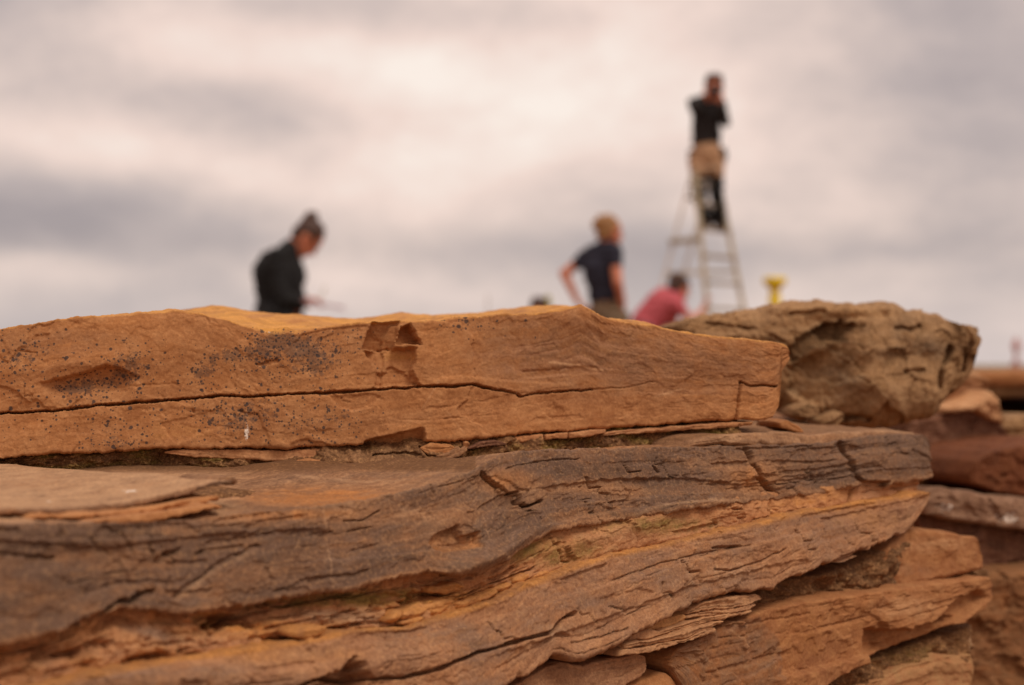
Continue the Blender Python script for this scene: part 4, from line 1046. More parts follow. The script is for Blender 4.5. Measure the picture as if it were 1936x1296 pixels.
# ------------------------------------------------------------------ tumbled wall behind, at the right edge
side = thing('stone_wall', (0.62, 1.8, 0.0), 'tumbled wall of dark red and brown stones at the right edge behind the boulder', 'stone wall')
side['kind'] = 'thing'
wall['kind'] = 'thing'
for i, (nm, t_, b_, d_, mt, kw) in enumerate([
    ('stone', [(1790, 712), (1812, 702), (1840, 700), (1862, 708), (1874, 722), (1876, 730)], [(1790, 768), (1830, 764), (1858, 750), (1870, 742), (1876, 736)], 1.85, M_RIGHT, dict(er=0.01, mask=lambda px, py, part: {'pale': 0.6 * sstep(-py, -722, -708), 'grey': 0.3 + 0 * px}, label='brown stone with a pale orange top beside the boulder')),
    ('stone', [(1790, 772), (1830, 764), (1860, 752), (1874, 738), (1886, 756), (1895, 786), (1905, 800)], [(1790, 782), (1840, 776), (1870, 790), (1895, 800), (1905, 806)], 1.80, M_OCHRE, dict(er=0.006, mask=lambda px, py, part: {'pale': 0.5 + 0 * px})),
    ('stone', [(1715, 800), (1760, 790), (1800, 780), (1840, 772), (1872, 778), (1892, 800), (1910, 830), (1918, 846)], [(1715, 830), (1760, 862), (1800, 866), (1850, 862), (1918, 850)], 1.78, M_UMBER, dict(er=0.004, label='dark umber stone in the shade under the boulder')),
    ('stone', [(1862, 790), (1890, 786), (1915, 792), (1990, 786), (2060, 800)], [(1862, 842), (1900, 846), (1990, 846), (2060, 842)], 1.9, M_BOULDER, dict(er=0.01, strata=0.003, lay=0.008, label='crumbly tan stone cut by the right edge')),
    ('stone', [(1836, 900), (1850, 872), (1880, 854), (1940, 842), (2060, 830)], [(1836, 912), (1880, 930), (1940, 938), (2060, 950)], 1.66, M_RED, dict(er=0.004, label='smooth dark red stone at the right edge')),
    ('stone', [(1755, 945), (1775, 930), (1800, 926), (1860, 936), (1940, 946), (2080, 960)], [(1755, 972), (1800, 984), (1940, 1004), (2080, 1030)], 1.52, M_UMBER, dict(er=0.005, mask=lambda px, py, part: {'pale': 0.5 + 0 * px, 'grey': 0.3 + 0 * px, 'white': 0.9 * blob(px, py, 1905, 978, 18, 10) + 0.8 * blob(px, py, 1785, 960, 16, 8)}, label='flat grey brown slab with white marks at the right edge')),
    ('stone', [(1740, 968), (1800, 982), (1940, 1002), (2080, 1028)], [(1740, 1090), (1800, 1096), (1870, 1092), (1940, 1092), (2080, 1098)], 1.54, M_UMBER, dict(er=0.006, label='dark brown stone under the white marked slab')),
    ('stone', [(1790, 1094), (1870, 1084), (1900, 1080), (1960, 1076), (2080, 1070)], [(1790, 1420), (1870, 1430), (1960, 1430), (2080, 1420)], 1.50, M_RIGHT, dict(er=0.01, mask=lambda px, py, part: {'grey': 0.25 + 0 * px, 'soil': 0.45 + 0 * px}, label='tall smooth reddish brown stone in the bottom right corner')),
    ('earth_filling', [(1740, 850), (1790, 852), (1860, 850), (1960, 846), (2080, 840)], [(1740, 980), (1800, 990), (1960, 1010), (2080, 1030)], 1.74, M_EARTH, dict(er=0.01, rough=0.006, coarse=0.010, strata=0, flakes=0.003)),
    ('earth_core', [(1700, 846), (1800, 836), (1900, 834), (2080, 850)], [(1700, 1480), (1900, 1480), (2080, 1480)], 1.86, M_EARTH, dict(er=0.02, rough=0.006, coarse=0.010, strata=0, flakes=0.003)),
    ('stone', [(1760, 1425), (1900, 1436), (2080, 1426)], [(1760, 1800), (1900, 1800), (2080, 1800)], 1.56, M_LOWER, dict(er=0.02, res=8)),
]):
    kw = dict(kw)
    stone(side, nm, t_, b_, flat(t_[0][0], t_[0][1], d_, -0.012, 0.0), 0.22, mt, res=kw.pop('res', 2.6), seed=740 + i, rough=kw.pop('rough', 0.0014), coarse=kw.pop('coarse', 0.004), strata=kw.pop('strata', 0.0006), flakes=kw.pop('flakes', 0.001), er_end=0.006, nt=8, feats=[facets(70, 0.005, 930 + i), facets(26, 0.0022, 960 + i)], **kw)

# ------------------------------------------------------------------ far excavated wall with a dark opening
far = thing('stone_wall', (1.35, 4.2, 0.0), 'far low wall of flat slabs over a dark opening at the right edge', 'stone wall')
far['kind'] = 'thing'
for i, (t_, b_, d_, T_, mt, lb) in enumerate([
    ([(1640, 702), (1780, 700), (1900, 703), (2300, 702)], [(1640, 730), (1780, 731), (1900, 732), (2300, 732)], 4.0, 0.9, M_RIGHT, 'long flat lintel slab along the top of the far wall'),
    ([(1640, 735), (1800, 735), (2300, 736)], [(1640, 749), (1800, 750), (2300, 751)], 4.02, 0.7, M_BOULDER, None),
    ([(1500, 752), (1700, 752), (1826, 752)], [(1500, 1090), (1700, 1090), (1826, 1090)], 4.02, 0.7, M_LOWER, None),
    ([(2130, 752), (2200, 752), (2300, 752)], [(2130, 1090), (2200, 1090), (2300, 1090)], 4.02, 0.7, M_LOWER, None),
    ([(1826, 812), (2000, 815), (2130, 812)], [(1826, 1090), (2000, 1090), (2130, 1090)], 4.05, 0.6, M_EARTH, None),
    ([(1640, 752), (2000, 752), (2300, 752)], [(1640, 1080), (2000, 1080), (2300, 1080)], 4.75, 0.2, M_UMBER, None)]):
    stone(far, 'stone', t_, b_, flat(1900, 720, d_), T_, mt, res=6, seed=780 + i, rough=0.003, coarse=0.008, strata=0.002, er=0.012, nt=8, lay=0.012, label=lb)

# ------------------------------------------------------------------ people, ladder and gear in the background
def V3(*a):
    return Vector(a)


def round_cone(bm, p0, r0, p1, r1, seg=14, cap=4):
    p0, p1 = Vector(p0), Vector(p1)
    ax = p1 - p0
    L = ax.length
    ax = ax / L if L > 1e-6 else Vector((0, 0, 1))
    q = ax.to_track_quat('Z', 'Y').to_matrix()
    prof = []
    for i in range(cap + 1):
        a = -math.pi / 2 + math.pi / 2 * i / cap
        prof.append((r0 * math.cos(a), r0 * math.sin(a)))
    for i in range(cap + 1):
        a = math.pi / 2 * i / cap
        prof.append((r1 * math.cos(a), L + r1 * math.sin(a)))
    rings = []
    for r, z in prof:
        r = max(r, 1e-4)
        rings.append([bm.verts.new(p0 + q @ Vector((r * math.cos(t * 2 * math.pi / seg), r * math.sin(t * 2 * math.pi / seg), z))) for t in range(seg)])
    for a, b in zip(rings[:-1], rings[1:]):
        for t in range(seg):
            bm.faces.new((a[t], a[(t + 1) % seg], b[(t + 1) % seg], b[t]))
    bm.faces.new(rings[0][::-1])
    bm.faces.new(rings[-1])


def ellipsoid(bm, c, r, rot=None):
    m = Matrix.Translation(Vector(c)) @ (rot.to_4x4() if rot is not None else Matrix.Identity(4)) @ Matrix.Diagonal((*r, 1))
    bmesh.ops.create_icosphere(bm, subdivisions=3, radius=1.0, matrix=m)


def organic(name, prims, mat, parent, voxel=0.009, smooth=4, crease=0.0):
    """a continuous surface grown over limbs and masses"""
    bm = bmesh.new()
    for p in prims:
        if p[0] == 'c':
            round_cone(bm, *p[1:])
        else:
            ellipsoid(bm, *p[1:])
    me = bpy.data.meshes.new(name)
    bm.to_mesh(me)
    bm.free()
    o = bpy.data.objects.new(name, me)
    COL.objects.link(o)
    md = o.modifiers.new('remesh', 'REMESH')
    md.mode = 'VOXEL'
    md.voxel_size = voxel
    md.use_smooth_shade = True
    if smooth:
        sm = o.modifiers.new('smooth', 'SMOOTH')
        sm.factor = 0.5
        sm.iterations = smooth
    dg = bpy.context.evaluated_depsgraph_get()
    new = bpy.data.meshes.new_from_object(o.evaluated_get(dg))
    o.modifiers.clear()
    o.data = new
    bpy.data.meshes.remove(me)
    new.name = name
    if crease:
        nv_ = len(new.vertices)
        co = np.empty(nv_ * 3); new.vertices.foreach_get('co', co); co = co.reshape(-1, 3)
        no = np.empty(nv_ * 3); new.vertex_normals.foreach_get('vector', no); no = no.reshape(-1, 3)
        q_ = co[:, 0] * 7 + co[:, 1] * 5
        co = co + no * (crease * (np.abs(fbm(q_ + 0.35 * co[:, 2] * 9, co[:, 2] * 11, 77, 3)) - 0.25))[:, None]
        new.vertices.foreach_set('co', co.ravel())
        new.update()
    new.materials.clear()
    new.materials.append(mat)
    o.parent = parent
    return o


def frame(fwd, up=(0, 0, 1)):
    f = Vector(fwd).normalized()
    u = Vector(up)
    u = (u - f * u.dot(f)).normalized()
    r = f.cross(u)
    return f, u, r


def head_prims(c, fwd, up, neck, k=1.12):
    f, u, r = frame(fwd, up)
    c = Vector(c)
    rot = Matrix((r, f, u)).transposed()
    P = [('e', c + u * 0.02 * k - f * 0.012 * k, (0.074 * k, 0.092 * k, 0.092 * k), rot), ('e', c - u * 0.045 * k + f * 0.028 * k, (0.055 * k, 0.062 * k, 0.068 * k), rot),
         ('c', c - u * 0.005 * k + f * 0.082 * k, 0.010, c - u * 0.033 * k + f * 0.104 * k, 0.013), ('e', c - u * 0.100 * k + f * 0.062 * k, (0.024 * k, 0.02 * k, 0.016 * k), rot),
         ('e', c - u * 0.012 * k + r * 0.077 * k, (0.010 * k, 0.022 * k, 0.032 * k), rot), ('e', c - u * 0.012 * k - r * 0.077 * k, (0.010 * k, 0.022 * k, 0.032 * k), rot),
         ('e', c + u * 0.022 * k + f * 0.078 * k, (0.048 * k, 0.012 * k, 0.010 * k), rot), ('c', c - u * 0.05 * k - f * 0.025 * k, 0.052, Vector(neck), 0.060)]
    return P


def hand_prims(wrist, fwd, palm_n, side, curl=0.6, k=1.0):
    """palm, four bent fingers of unequal length and a thumb from the side of the palm"""
    f, n, r = frame(fwd, palm_n)
    w = Vector(wrist)
    rot = Matrix((r, f, n)).transposed()
    P = [('e', w + f * 0.045 * k, (0.040 * k, 0.050 * k, 0.017 * k), rot)]
    for i, ln in enumerate((0.066, 0.075, 0.070, 0.054)):
        b = w + f * 0.082 * k + r * (i - 1.5) * 0.020 * k * side
        d1 = (f + n * curl * 0.5).normalized()
        d2 = (f * (1 - curl * 0.8) + n * curl * 1.2).normalized()
        m_ = b + d1 * ln * 0.5 * k
        P.append(('c', b, 0.0100 * k, m_, 0.0092 * k))
        P.append(('c', m_, 0.0092 * k, m_ + d2 * ln * 0.55 * k, 0.0080 * k))
    tb = w + f * 0.025 * k - r * side * 0.034 * k
    t1 = tb + (f * 0.6 - r * side * 0.7 + n * 0.3).normalized() * 0.034 * k
    P.append(('c', tb, 0.0125 * k, t1, 0.0110 * k))
    P.append(('c', t1, 0.0110 * k, t1 + (f * 0.85 - r * side * 0.1 + n * 0.5).normalized() * 0.032 * k, 0.0090 * k))
    return P


SKIN = plain('weathered_skin', srgb(206, 126, 92), 0.12, 40, 0.6)
HAIR_DARK = plain('dark_brown_hair', srgb(72, 44, 30), 0.35, 120, 0.6)
HAIR_FAIR = plain('dark_blond_hair', srgb(158, 112, 64), 0.45, 120, 0.6)
HAIR_BLACK = plain('short_black_hair', srgb(52, 42, 38), 0.3, 120, 0.6)
CLOTH_BLACK = plain('black_knit', srgb(17, 15, 15), 0.25, 60, 0.9)
CLOTH_CHAR = plain('charcoal_cotton', srgb(36, 29, 28), 0.25, 60, 0.9)
CLOTH_NAVY = plain('navy_cotton', srgb(38, 36, 50), 0.25, 60, 0.9)
CLOTH_KHAKI = plain('olive_brown_trousers', srgb(120, 98, 74), 0.2, 40, 0.9)
CLOTH_PINK = plain('faded_red_shirt', srgb(196, 90, 97), 0.18, 30, 0.9)
CLOTH_BLUE = plain('dark_blue_jacket', srgb(52, 58, 104), 0.2, 30, 0.85)
CLOTH_GREY = plain('grey_work_trousers', srgb(70, 68, 70), 0.2, 30, 0.9)
BOOT = plain('brown_boot_leather', srgb(72, 52, 40), 0.25, 40, 0.7)
EYE = plain('dark_eye', srgb(40, 30, 28), 0.1, 20, 0.3)
LIP = plain('lip_skin', srgb(160, 84, 74), 0.1, 20, 0.5)


def person(px, d_, label, pose, group='people at work behind the wall'):
    """pose: joints in metres, x to the right of the picture, y away, z up, origin on the ground"""
    base = ray_point(px, HORIZON, d_)
    root = thing('person', (float(base[0]), float(base[1]), 0.0), label, 'person', group)
    J = {k: Vector(v) for k, v in pose['j'].items()}
    w = pose.get('wide', 1.0)
    limb = []
    # torso and legs
    ww = w * pose.get('waist_w', 1.0)
    tor = [('c', J['pelvis'], 0.125 * w, J['waist'], 0.110 * ww), ('c', J['waist'], 0.110 * ww, J['chest'], 0.130 * w), ('c', J['chest'], 0.130 * w, J['neck'], 0.062),
           ('c', J['sl'], 0.055, J['chest'] * 0.5 + J['sl'] * 0.5, 0.085 * w), ('c', J['sr'], 0.055, J['chest'] * 0.5 + J['sr'] * 0.5, 0.085 * w), ('c', J['sl'], 0.056, J['neck'], 0.055), ('c', J['sr'], 0.056, J['neck'], 0.055),
           ('c', J['hl'], 0.10 * w, J['pelvis'], 0.115 * w), ('c', J['hr'], 0.10 * w, J['pelvis'], 0.115 * w)]
    legs = []
    for s_ in 'lr':
        legs += [('c', J['h' + s_], 0.086 * w, J['k' + s_], 0.056), ('c', J['k' + s_], 0.056, J['a' + s_], 0.038)]
    arms = []
    for s_ in 'lr':
        arms += [('c', J['s' + s_], 0.050, J['e' + s_], 0.038), ('c', J['e' + s_], 0.040, J['w' + s_], 0.026)]
    hands = hand_prims(J['wl'], J['hand_l'], pose.get('pl', (0, 0, -1)), 1, pose.get('curl', 0.7)) + hand_prims(J['wr'], J['hand_r'], pose.get('pr', (0, 0, -1)), -1, pose.get('curl', 0.7))
    feet = []
    for s_ in 'lr':
        ff = Vector(pose.get('foot', (0, -1, 0))).normalized()
        feet.append(('c', J['a' + s_] + Vector((0, 0, -0.03)), 0.040, J['a' + s_] + ff * 0.15 + Vector((0, 0, -0.045)), 0.030))
    body = organic('body', tor + legs + arms + hands + feet + head_prims(J['head'], pose['face'], pose.get('up', (0, 0, 1)), J['neck']), SKIN, root, 0.0075, 3)

    def grow(pr, g):
        return [(p[0], p[1], p[2] + g, p[3], p[4] + g) if p[0] == 'c' else p for p in pr]
    # shirt: torso and sleeves; trousers: pelvis and legs; boots
    slv = []
    for s_ in 'lr':
        if pose.get('sleeve', 'long') == 'long':
            slv += [('c', J['s' + s_], 0.050, J['e' + s_], 0.040), ('c', J['e' + s_], 0.042, J['e' + s_] * 0.12 + J['w' + s_] * 0.88, 0.030)]
        else:
            slv += [('c', J['s' + s_], 0.052, J['s' + s_] * 0.62 + J['e' + s_] * 0.38, 0.048)]
    organic('shirt', grow(tor[1:7] + [('c', J['waist'].lerp(J['pelvis'], pose.get('hem', 0.25)), 0.118 * w, J['waist'], 0.112 * ww)], 0.014) + grow(slv, 0.012), pose['shirt'], root, 0.012, 5, 0.022)
    organic('trousers', grow([tor[7], tor[8], ('c', J['pelvis'], 0.122 * w, J['pelvis'] * 0.55 + J['waist'] * 0.45, 0.108 * w)] + [(p[0], p[1], p[2], p[3] if i % 2 == 0 else p[1] * 0.06 + p[3] * 0.94, p[4] + (0.014 if i % 2 else 0)) for i, p in enumerate(legs)], 0.014), pose['trousers'], root, 0.012, 5, 0.022)
    for fp in feet:
        organic('boot', [('c', fp[1] + Vector((0, 0, 0.07)), 0.056, fp[1], 0.050), ('c', fp[1], 0.048, fp[3], 0.040)], BOOT, root, 0.012, 3)
    # hair, eyes, mouth
    f, u, r = frame(pose['face'], pose.get('up', (0, 0, 1)))
    rot = Matrix((r, f, u)).transposed()
    c = J['head']
    hk = pose.get('hair_k', 1.0)
    hp = [('e', c + u * 0.040 * hk - f * 0.027, (0.096 * hk, 0.107 * hk, 0.100 * hk), rot), ('e', c - u * 0.017 - f * 0.055, (0.085 * hk, 0.067 * hk, 0.070 * hk), rot)] + [('e', c + u * 0.095 + f * (0.02 - 0.03 * i) + r * 0.03 * ((i % 3) - 1), (0.03, 0.035, 0.022), rot) for i in range(5)]
    hp += [('e', c + Vector(b[0]), b[1], None) for b in pose.get('hair_extra', [])]
    organic('hair', hp, pose['hair'], root, 0.009, 2, 0.02)
    for sd in (-1, 1):
        organic('eye', [('e', c + u * 0.002 + f * 0.093 + r * 0.035 * sd, (0.011, 0.008, 0.007), rot)], EYE, body, 0.003, 0)
    organic('mouth', [('e', c - u * 0.074 + f * 0.096, (0.022, 0.008, 0.006), rot)], LIP, body, 0.003, 0)
    return root, J


# woman in black, head bent over her notes
writer, WJ = person(545, 10.5, 'person in a black top with hair in a bun, head bent, writing', dict(
    j=dict(pelvis=(-0.05, 0, 0.84), waist=(-0.065, 0, 0.98), chest=(-0.065, 0, 1.18), neck=(0.02, 0, 1.355), head=(0.135, 0, 1.425),
           sl=(-0.06, 0.15, 1.28), sr=(-0.055, -0.15, 1.28), el=(0.03, 0.19, 1.03), er=(-0.01, -0.20, 1.00), wl=(0.10, 0.05, 0.985), wr=(0.105, -0.10, 0.985),
           hand_l=(0.9, -0.3, 0.1), hand_r=(0.9, 0.2, 0.1), hl=(-0.06, 0.09, 0.85), hr=(-0.06, -0.09, 0.85), kl=(-0.03, 0.10, 0.46), kr=(-0.02, -0.10, 0.46), al=(-0.08, 0.10, 0.08), ar=(-0.08, -0.10, 0.08)),
    face=(0.60, -0.1, -0.78), up=(0.78, 0, 0.60), foot=(1, 0, 0), shirt=CLOTH_BLACK, trousers=CLOTH_BLACK, hair=HAIR_DARK, wide=1.30, pl=(0, 0.3, -1), pr=(0, -0.3, -1),
    hair_extra=[((0.022, 0, 0.148), (0.050, 0.050, 0.044)), ((0.05, 0, 0.005), (0.055, 0.07, 0.05))]))

# woman in navy, hands on hips, seen from behind
woman, _ = person(1140, 12.0, 'person with fair hair in a navy tee shirt, hand on hip, seen from behind', dict(
    j=dict(pelvis=(0.025, 0, 0.96), waist=(0.01, 0, 1.14), chest=(-0.02, 0, 1.30), neck=(0.025, 0, 1.49), head=(0.055, 0, 1.605), sl=(-0.115, 0.06, 1.415), sr=(0.085, -0.10, 1.43),
           el=(-0.305, 0.06, 1.275), er=(0.105, -0.19, 1.19), wl=(-0.205, 0.0, 1.06), wr=(0.15, -0.10, 1.03), hand_l=(0.6, -0.2, -0.7), hand_r=(0.1, 0.7, -0.6),
           hl=(-0.055, 0.05, 0.90), hr=(0.095, -0.05, 0.90), kl=(-0.05, 0.05, 0.49), kr=(0.10, -0.05, 0.49), al=(-0.06, 0.06, 0.09), ar=(0.11, -0.05, 0.09)),
    face=(0.80, 0.45, -0.12), foot=(0.8, 0.5, 0), shirt=CLOTH_NAVY, trousers=CLOTH_KHAKI, hair=HAIR_FAIR, hair_k=0.93, sleeve='short', wide=1.0, pl=(1, 0, -0.3), pr=(-1, 0, 0),
    hair_extra=[((-0.095, -0.04, 0.055), (0.052, 0.05, 0.045))]))

# bending figure in the faded red shirt, one hand on the ladder
red_shirt, _ = person(1245, 14.5, 'person in a faded red shirt bending down beside the ladder foot', dict(
    j=dict(pelvis=(-0.16, 0, 0.84), waist=(-0.10, 0, 0.97), chest=(0.05, 0, 1.11), neck=(0.16, 0, 1.22), head=(0.20, 0, 1.285), sl=(0.09, 0.16, 1.14), sr=(0.14, -0.16, 1.13),
           el=(0.20, 0.20, 0.90), er=(0.30, -0.16, 0.96), wl=(0.30, 0.10, 0.78), wr=(0.435, 0.06, 1.08), hand_l=(0.4, -0.3, -0.7), hand_r=(0.25, 0.2, 0.9),
           hl=(-0.16, 0.10, 0.82), hr=(-0.16, -0.10, 0.82), kl=(0.04, 0.13, 0.50), kr=(0.04, -0.13, 0.50), al=(-0.14, 0.12, 0.09), ar=(-0.14, -0.12, 0.09)),
    face=(0.82, 0.45, -0.30), foot=(1, 0, 0), shirt=CLOTH_PINK, trousers=CLOTH_GREY, hair=HAIR_DARK, wide=1.28, pl=(0, 0, -1), pr=(1, 0, 0), sleeve='short'))

# photographer on the ladder
snapper, _ = person(1337, 15.12, 'person in charcoal clothes standing on the stepladder taking a photograph', dict(
    j=dict(pelvis=(0.0, 0, 2.66), waist=(-0.005, 0, 2.80), chest=(-0.01, 0, 3.03), neck=(0.045, -0.02, 3.20), head=(0.068, -0.04, 3.315), sl=(-0.125, -0.02, 3.15), sr=(0.115, -0.02, 3.14),
           el=(-0.145, -0.24, 3.06), er=(0.165, -0.16, 2.94), wl=(-0.07, -0.22, 3.17), wr=(0.11, -0.24, 3.13), hand_l=(0.8, -0.1, 0.5), hand_r=(-0.25, -0.1, 0.9),
           hl=(-0.08, 0, 2.62), hr=(0.08, 0, 2.62), kl=(-0.095, -0.08, 2.28), kr=(0.09, -0.05, 2.26), al=(-0.01, 0.05, 1.975), ar=(0.13, 0.05, 1.965)),
    face=(-0.12, -1, -0.06), foot=(0.1, -1, 0), shirt=CLOTH_CHAR, trousers=CLOTH_BLACK, hair=HAIR_DARK, wide=0.96, waist_w=1.26, hem=0.75, pl=(0, 1, 0), pr=(0, 1, 0), sleeve='long', hair_extra=[((-0.005, -0.035, 0.085), (0.085, 0.075, 0.042)), ((0.0, 0.0, 0.06), (0.092, 0.08, 0.06))]))

organic('shorts', [('c', (0.0, -0.005, 2.68), 0.150, (0.0, -0.005, 2.64), 0.150), ('c', (-0.08, 0, 2.62), 0.110, (-0.092, -0.055, 2.44), 0.080), ('c', (0.08, 0, 2.62), 0.110, (0.088, -0.035, 2.44), 0.080)], plain('tan_shorts', srgb(190, 148, 112), 0.15, 20, 0.9), snapper, 0.012, 4, 0.015)

# far kneeling figure in blue, hardly showing over the capstone
far_person, _ = person(1004, 17.0, 'distant person in a dark blue jacket crouching low behind the capstone', dict(
    j=dict(pelvis=(-0.16, 0, 0.70), waist=(-0.10, 0, 0.84), chest=(0.0, 0, 1.00), neck=(0.08, 0, 1.12), head=(0.10, 0, 1.17), sl=(0.05, 0.16, 1.02), sr=(0.08, -0.16, 1.01),
           el=(0.17, 0.20, 0.80), er=(0.22, -0.20, 0.80), wl=(0.30, 0.10, 0.66), wr=(0.32, -0.10, 0.66), hand_l=(0.5, -0.2, -0.7), hand_r=(0.5, 0.2, -0.7),
           hl=(-0.16, 0.10, 0.68), hr=(-0.16, -0.10, 0.68), kl=(0.06, 0.13, 0.44), kr=(0.06, -0.13, 0.44), al=(-0.12, 0.12, 0.09), ar=(-0.12, -0.12, 0.09)),
    face=(0.8, -0.3, -0.4), foot=(1, 0, 0), shirt=CLOTH_BLUE, trousers=CLOTH_GREY, hair=HAIR_DARK, wide=1.15))


def mesh_obj(name, bm, mat, parent=None, smooth=False):
    me = bpy.data.meshes.new(name)
    bmesh.ops.recalc_face_normals(bm, faces=bm.faces)
    bm.to_mesh(me)
    bm.free()
    if smooth:
        me.polygons.foreach_set('use_smooth', np.ones(len(me.polygons), bool))
    me.materials.append(mat)
    o = bpy.data.objects.new(name, me)
    COL.objects.link(o)
    o.parent = parent
    return o


def bar(name, p0, p1, wx, wy, mat, parent, bevel=0.003, side=(1, 0, 0)):
    """a rectangular bar from p0 to p1"""
    p0, p1 = Vector(p0), Vector(p1)
    ax = (p1 - p0).normalized()
    s_ = Vector(side)
    s_ = (s_ - ax * s_.dot(ax)).normalized()
    t_ = ax.cross(s_)
    bm = bmesh.new()
    vs = [bm.verts.new(p + s_ * wx / 2 * a + t_ * wy / 2 * b) for p in (p0, p1) for a, b in ((-1, -1), (1, -1), (1, 1), (-1, 1))]
    for f_ in ((0, 1, 2, 3), (7, 6, 5, 4), (0, 4, 5, 1), (1, 5, 6, 2), (2, 6, 7, 3), (3, 7, 4, 0)):
        bm.faces.new([vs[i] for i in f_])
    bmesh.ops.bevel(bm, geom=bm.edges[:], offset=min(bevel, wx * 0.2, wy * 0.2), segments=2, affect='EDGES')
    return mesh_obj(name, bm, mat, parent)


def lathe(name, prof, mat, parent, loc=(0, 0, 0), seg=32):
    bm = bmesh.new()
    rings = []
    for r, z in prof:
        rings.append([bm.verts.new((loc[0] + r * math.cos(t * 2 * math.pi / seg), loc[1] + r * math.sin(t * 2 * math.pi / seg), loc[2] + z)) for t in range(seg)])
    for a, b in zip(rings[:-1], rings[1:]):
        for t in range(seg):
            bm.faces.new((a[t], a[(t + 1) % seg], b[(t + 1) % seg], b[t]))
    bm.faces.new(rings[0][::-1])
    bm.faces.new(rings[-1])
    return mesh_obj(name, bm, mat, parent, True)


# clipboard with paper in the writer's hands
PAPER = plain('pale_blue_paper', srgb(205, 205, 222), 0.05, 20, 0.8)
BOARD = plain('pink_plastic_board', srgb(228, 186, 190), 0.1, 20, 0.5)
PENW = plain('pale_pencil', srgb(190, 175, 130), 0.1, 40, 0.6)
cb = thing('clipboard', tuple(Vector(writer.location) + Vector((0.29, -0.03, 0.945))), 'pink clipboard with pale paper held by the writing person', 'clipboard')
bar('board', (-0.05, -0.11, 0.02), (-0.05, 0.11, 0.02), 0.30, 0.008, BOARD, cb, 0.002, side=(0.95, 0, -0.18))
bar('paper_sheet', (-0.045, -0.10, 0.0275), (-0.045, 0.10, 0.0275), 0.27, 0.004, PAPER, cb, 0.001, side=(0.95, 0, -0.18))
bar('clip', (0.075, -0.04, 0.006), (0.075, 0.04, 0.006), 0.03, 0.014, plain('pale_steel_clip', srgb(205, 200, 205), 0.1, 20, 0.5, 0.2), cb, 0.002, side=(0.95, 0, -0.18))
pen = thing('pencil', tuple(Vector(writer.location) + Vector((0.22, -0.09, 1.0))), 'pencil in the hand of the writing person', 'pencil')
bar('shaft', (0.0, 0, -0.02), (0.05, 0.0, 0.09), 0.007, 0.007, PENW, pen, 0.001)

# stepladder
ALU = plain('weathered_aluminium', srgb(205, 190, 160), 0.15, 12, 0.5, 0.25)
ALU3 = plain('bright_thin_aluminium', srgb(226, 214, 196), 0.1, 12, 0.45, 0.3)
ALU2 = plain('dull_aluminium_treads', srgb(175, 160, 138), 0.15, 12, 0.55, 0.25)
RUB = plain('black_rubber', srgb(30, 30, 30), 0.1, 20, 0.8)
lad_base = Vector(ray_point(1320, HORIZON, 15.1).tolist())
lad = thing('stepladder', (lad_base.x, lad_base.y, 0.0), 'tall aluminium stepladder with a person standing on its treads', 'ladder')


def lp(px, py, y):
    p = ray_point(px, py, y)
    return Vector((float(p[0]) - lad_base.x, y - lad_base.y, float(p[2])))


def lg(px, y):
    p = ray_point(px, HORIZON, y)
    return Vector((float(p[0]) - lad_base.x, y - lad_base.y, 0.03))


FL, FR = (lp(1313, 318, 14.86), lg(1356, 14.86)), (lp(1354, 316, 15.22), lg(1444, 15.26))
RL, RR = (lp(1311, 318, 14.92), lg(1184, 15.10)), (lp(1350, 318, 15.26), lg(1216, 15.60))
for a, b in (FL, FR):
    o = bar('rail', a, b, 0.045, 0.028, ALU, lad)
    bar('rubber_foot', b + Vector((0, 0, 0.03)), b - Vector((0, 0, 0.03)), 0.07, 0.05, RUB, o)
for a, b in (RL, RR):
    o = bar('rear_leg', a, b, 0.022, 0.022, ALU3, lad)
    bar('rubber_foot', b + Vector((0, 0, 0.03)), b - Vector((0, 0, 0.03)), 0.06, 0.05, RUB, o)
for zt in (0.28, 0.54, 0.80, 1.10, 1.36, 1.62, 1.885, 2.13, 2.34):
    pts = []
    for a, b in (FL, FR):
        t_ = (a.z - zt) / (a.z - b.z)
        pts.append(a.lerp(b, t_))
    bar('tread', pts[0], pts[1], 0.085, 0.028, ALU2, lad)
bar('platform_bar', RL[0].lerp(RL[1], (RL[0].z - 1.75) / RL[0].z) - Vector((0.04, 0, 0)), FL[0].lerp(FL[1], (FL[0].z - 1.77) / FL[0].z), 0.055, 0.05, ALU2, lad, side=(0, 0, 1))
for zt in (0.5, 2.2):
    pts = [a.lerp(b, (a.z - zt) / (a.z - b.z)) for a, b in (RL, RR)]
    bar('cross_brace', pts[0], pts[1], 0.03, 0.018, ALU3, lad, side=(0, 0, 1))
bar('spreader', FL[0].lerp(FL[1], 0.42), RL[0].lerp(RL[1], 0.42), 0.03, 0.012, ALU, lad, side=(0, 0, 1))
bar('spreader', FR[0].lerp(FR[1], 0.42), RR[0].lerp(RR[1], 0.42), 0.03, 0.012, ALU, lad, side=(0, 0, 1))
bar('top_cap', lp(1309, 318, 14.84), lp(1357, 317, 14.86), 0.035, 0.05, plain('tan_ladder_top', srgb(196, 160, 126), 0.1, 12, 0.6), lad, side=(0, 0, 1))
bar('top_cap_side', lp(1356, 318, 14.88), lp(1356, 318, 15.24), 0.07, 0.05, ALU2, lad, side=(0, 0, 1))

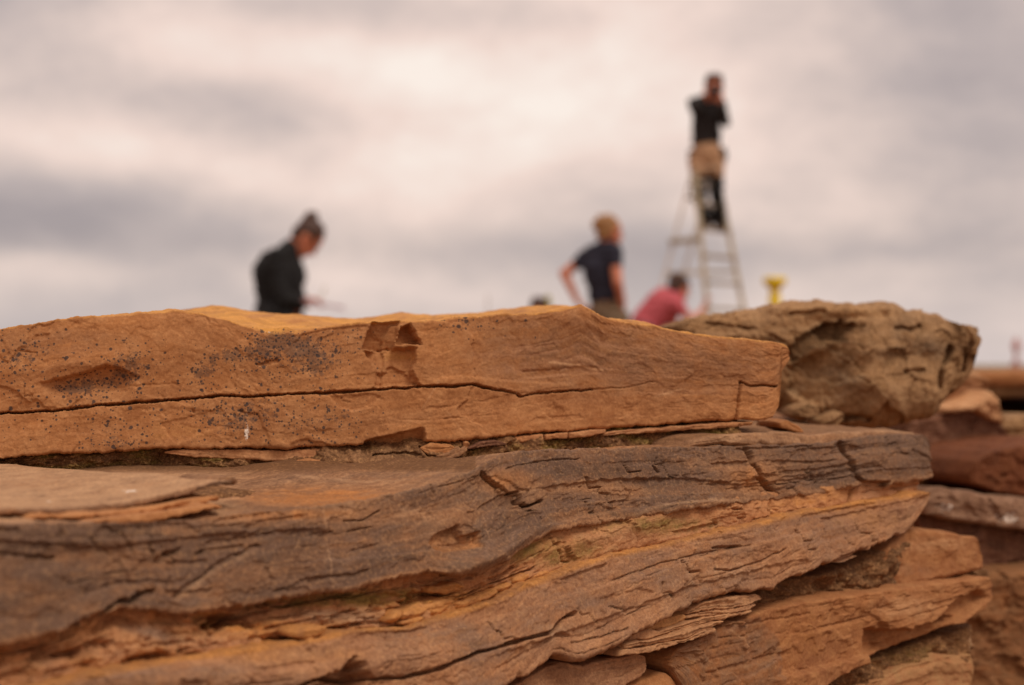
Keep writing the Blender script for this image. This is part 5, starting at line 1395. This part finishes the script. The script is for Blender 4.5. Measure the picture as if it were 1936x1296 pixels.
# camera in front of the face, bag at the hip
BLACKP = plain('black_camera_plastic', srgb(26, 26, 28), 0.1, 30, 0.4)
GLASS = plain('dark_lens_glass', srgb(20, 22, 30), 0.1, 20, 0.1)
pc = thing('camera', tuple(Vector(snapper.location) + Vector((0.045, -0.25, 3.225))), 'black camera held to the face of the person on the ladder', 'camera')
bar('camera_body', (-0.055, 0, 0), (0.055, 0, 0), 0.075, 0.05, BLACKP, pc, 0.008, side=(0, 0, 1))
bar('viewfinder', (-0.02, 0, 0.055), (0.02, 0, 0.055), 0.03, 0.045, BLACKP, pc, 0.006, side=(0, 0, 1))
bm = bmesh.new()
round_cone(bm, (0, -0.03, -0.005), 0.034, (0, -0.10, -0.008), 0.036, 20, 2)
lens = mesh_obj('lens', bm, BLACKP, pc, True)
bm = bmesh.new()
ellipsoid(bm, (0, -0.132, -0.008), (0.028, 0.008, 0.028))
mesh_obj('lens_glass', bm, GLASS, lens, True)
bag = thing('camera_bag', tuple(Vector(snapper.location) + Vector((0.15, 0.0, 2.60))), 'black bag on the hip of the person on the ladder', 'bag')
organic('pouch', [('c', (0, -0.04, 0.0), 0.045, (0, 0.04, 0.0), 0.045), ('c', (0, -0.04, 0.08), 0.04, (0, 0.04, 0.08), 0.04), ('c', (0, -0.04, 0.04), 0.05, (0, 0.04, 0.04), 0.05)], CLOTH_BLACK, bag, 0.01, 3)
bar('strap', (-0.03, -0.075, 0.10), (-0.10, -0.12, 0.26), 0.03, 0.006, CLOTH_BLACK, bag, 0.002)

# yellow post with a flared head
YEL = plain('yellow_plastic', srgb(252, 208, 10), 0.06, 10, 0.45)
yb = ray_point(1465, HORIZON, 12.0)
yp = thing('yellow_post', (float(yb[0]), 12.0, 0.0), 'bright yellow post with a flared head behind the boulder', 'post')
lathe('shaft', [(0.09, 0.0), (0.09, 0.02), (0.055, 0.05), (0.048, 0.4), (0.048, 1.09), (0.040, 1.12)], YEL, yp)
lathe('head', [(0.036, 1.10), (0.034, 1.13), (0.046, 1.155), (0.082, 1.185), (0.090, 1.20), (0.090, 1.232), (0.080, 1.242), (0.03, 1.244)], YEL, yp)

# thin stakes and a red target far off
STAKE = plain('pale_stake_wood', srgb(200, 192, 184), 0.15, 20, 0.8)
YG = plain('yellow_green_tape', srgb(172, 166, 60), 0.1, 20, 0.7)
REDM = plain('faded_red_target_paint', srgb(186, 112, 100), 0.1, 20, 0.6)
for px, d_, top_py, lb in ((1036, 17.0, 556, 'thin stake wound with yellow green tape left of the woman in navy'), (922, 22.0, 558, 'faint grey stake standing far behind the middle of the capstone')):
    b_ = ray_point(px, HORIZON, d_)
    zt = float(ray_point(px, top_py, d_)[2])
    st = thing('stake', (float(b_[0]), d_, 0.0), lb, 'stake', 'thin stakes behind the wall')
    bar('shaft', (0, 0, -0.03), (0, 0, zt), 0.02, 0.02, STAKE, st)
    if px > 1000:
        bar('tape', (0, 0, zt - 0.18), (0, 0, zt - 0.02), 0.06, 0.05, YG, st, 0.01)
b_ = ray_point(1921, HORIZON, 24.0)
tg = thing('survey_target', (float(b_[0]), 24.0, 0.0), 'small red target on thin legs far off at the right edge', 'survey target')
bar('shaft', (0, 0, 0.55), (0, 0, 0.98), 0.035, 0.035, REDM, tg)
for a in range(3):
    an = a * 2 * math.pi / 3 + 0.4
    bar('leg', (0.02 * math.cos(an), 0.02 * math.sin(an), 0.64), (0.30 * math.cos(an), 0.30 * math.sin(an), -0.03), 0.025, 0.025, REDM, tg)
lathe('disc', [(0.02, 0.74), (0.05, 0.78), (0.06, 0.84), (0.05, 0.90), (0.02, 0.94)], REDM, tg)
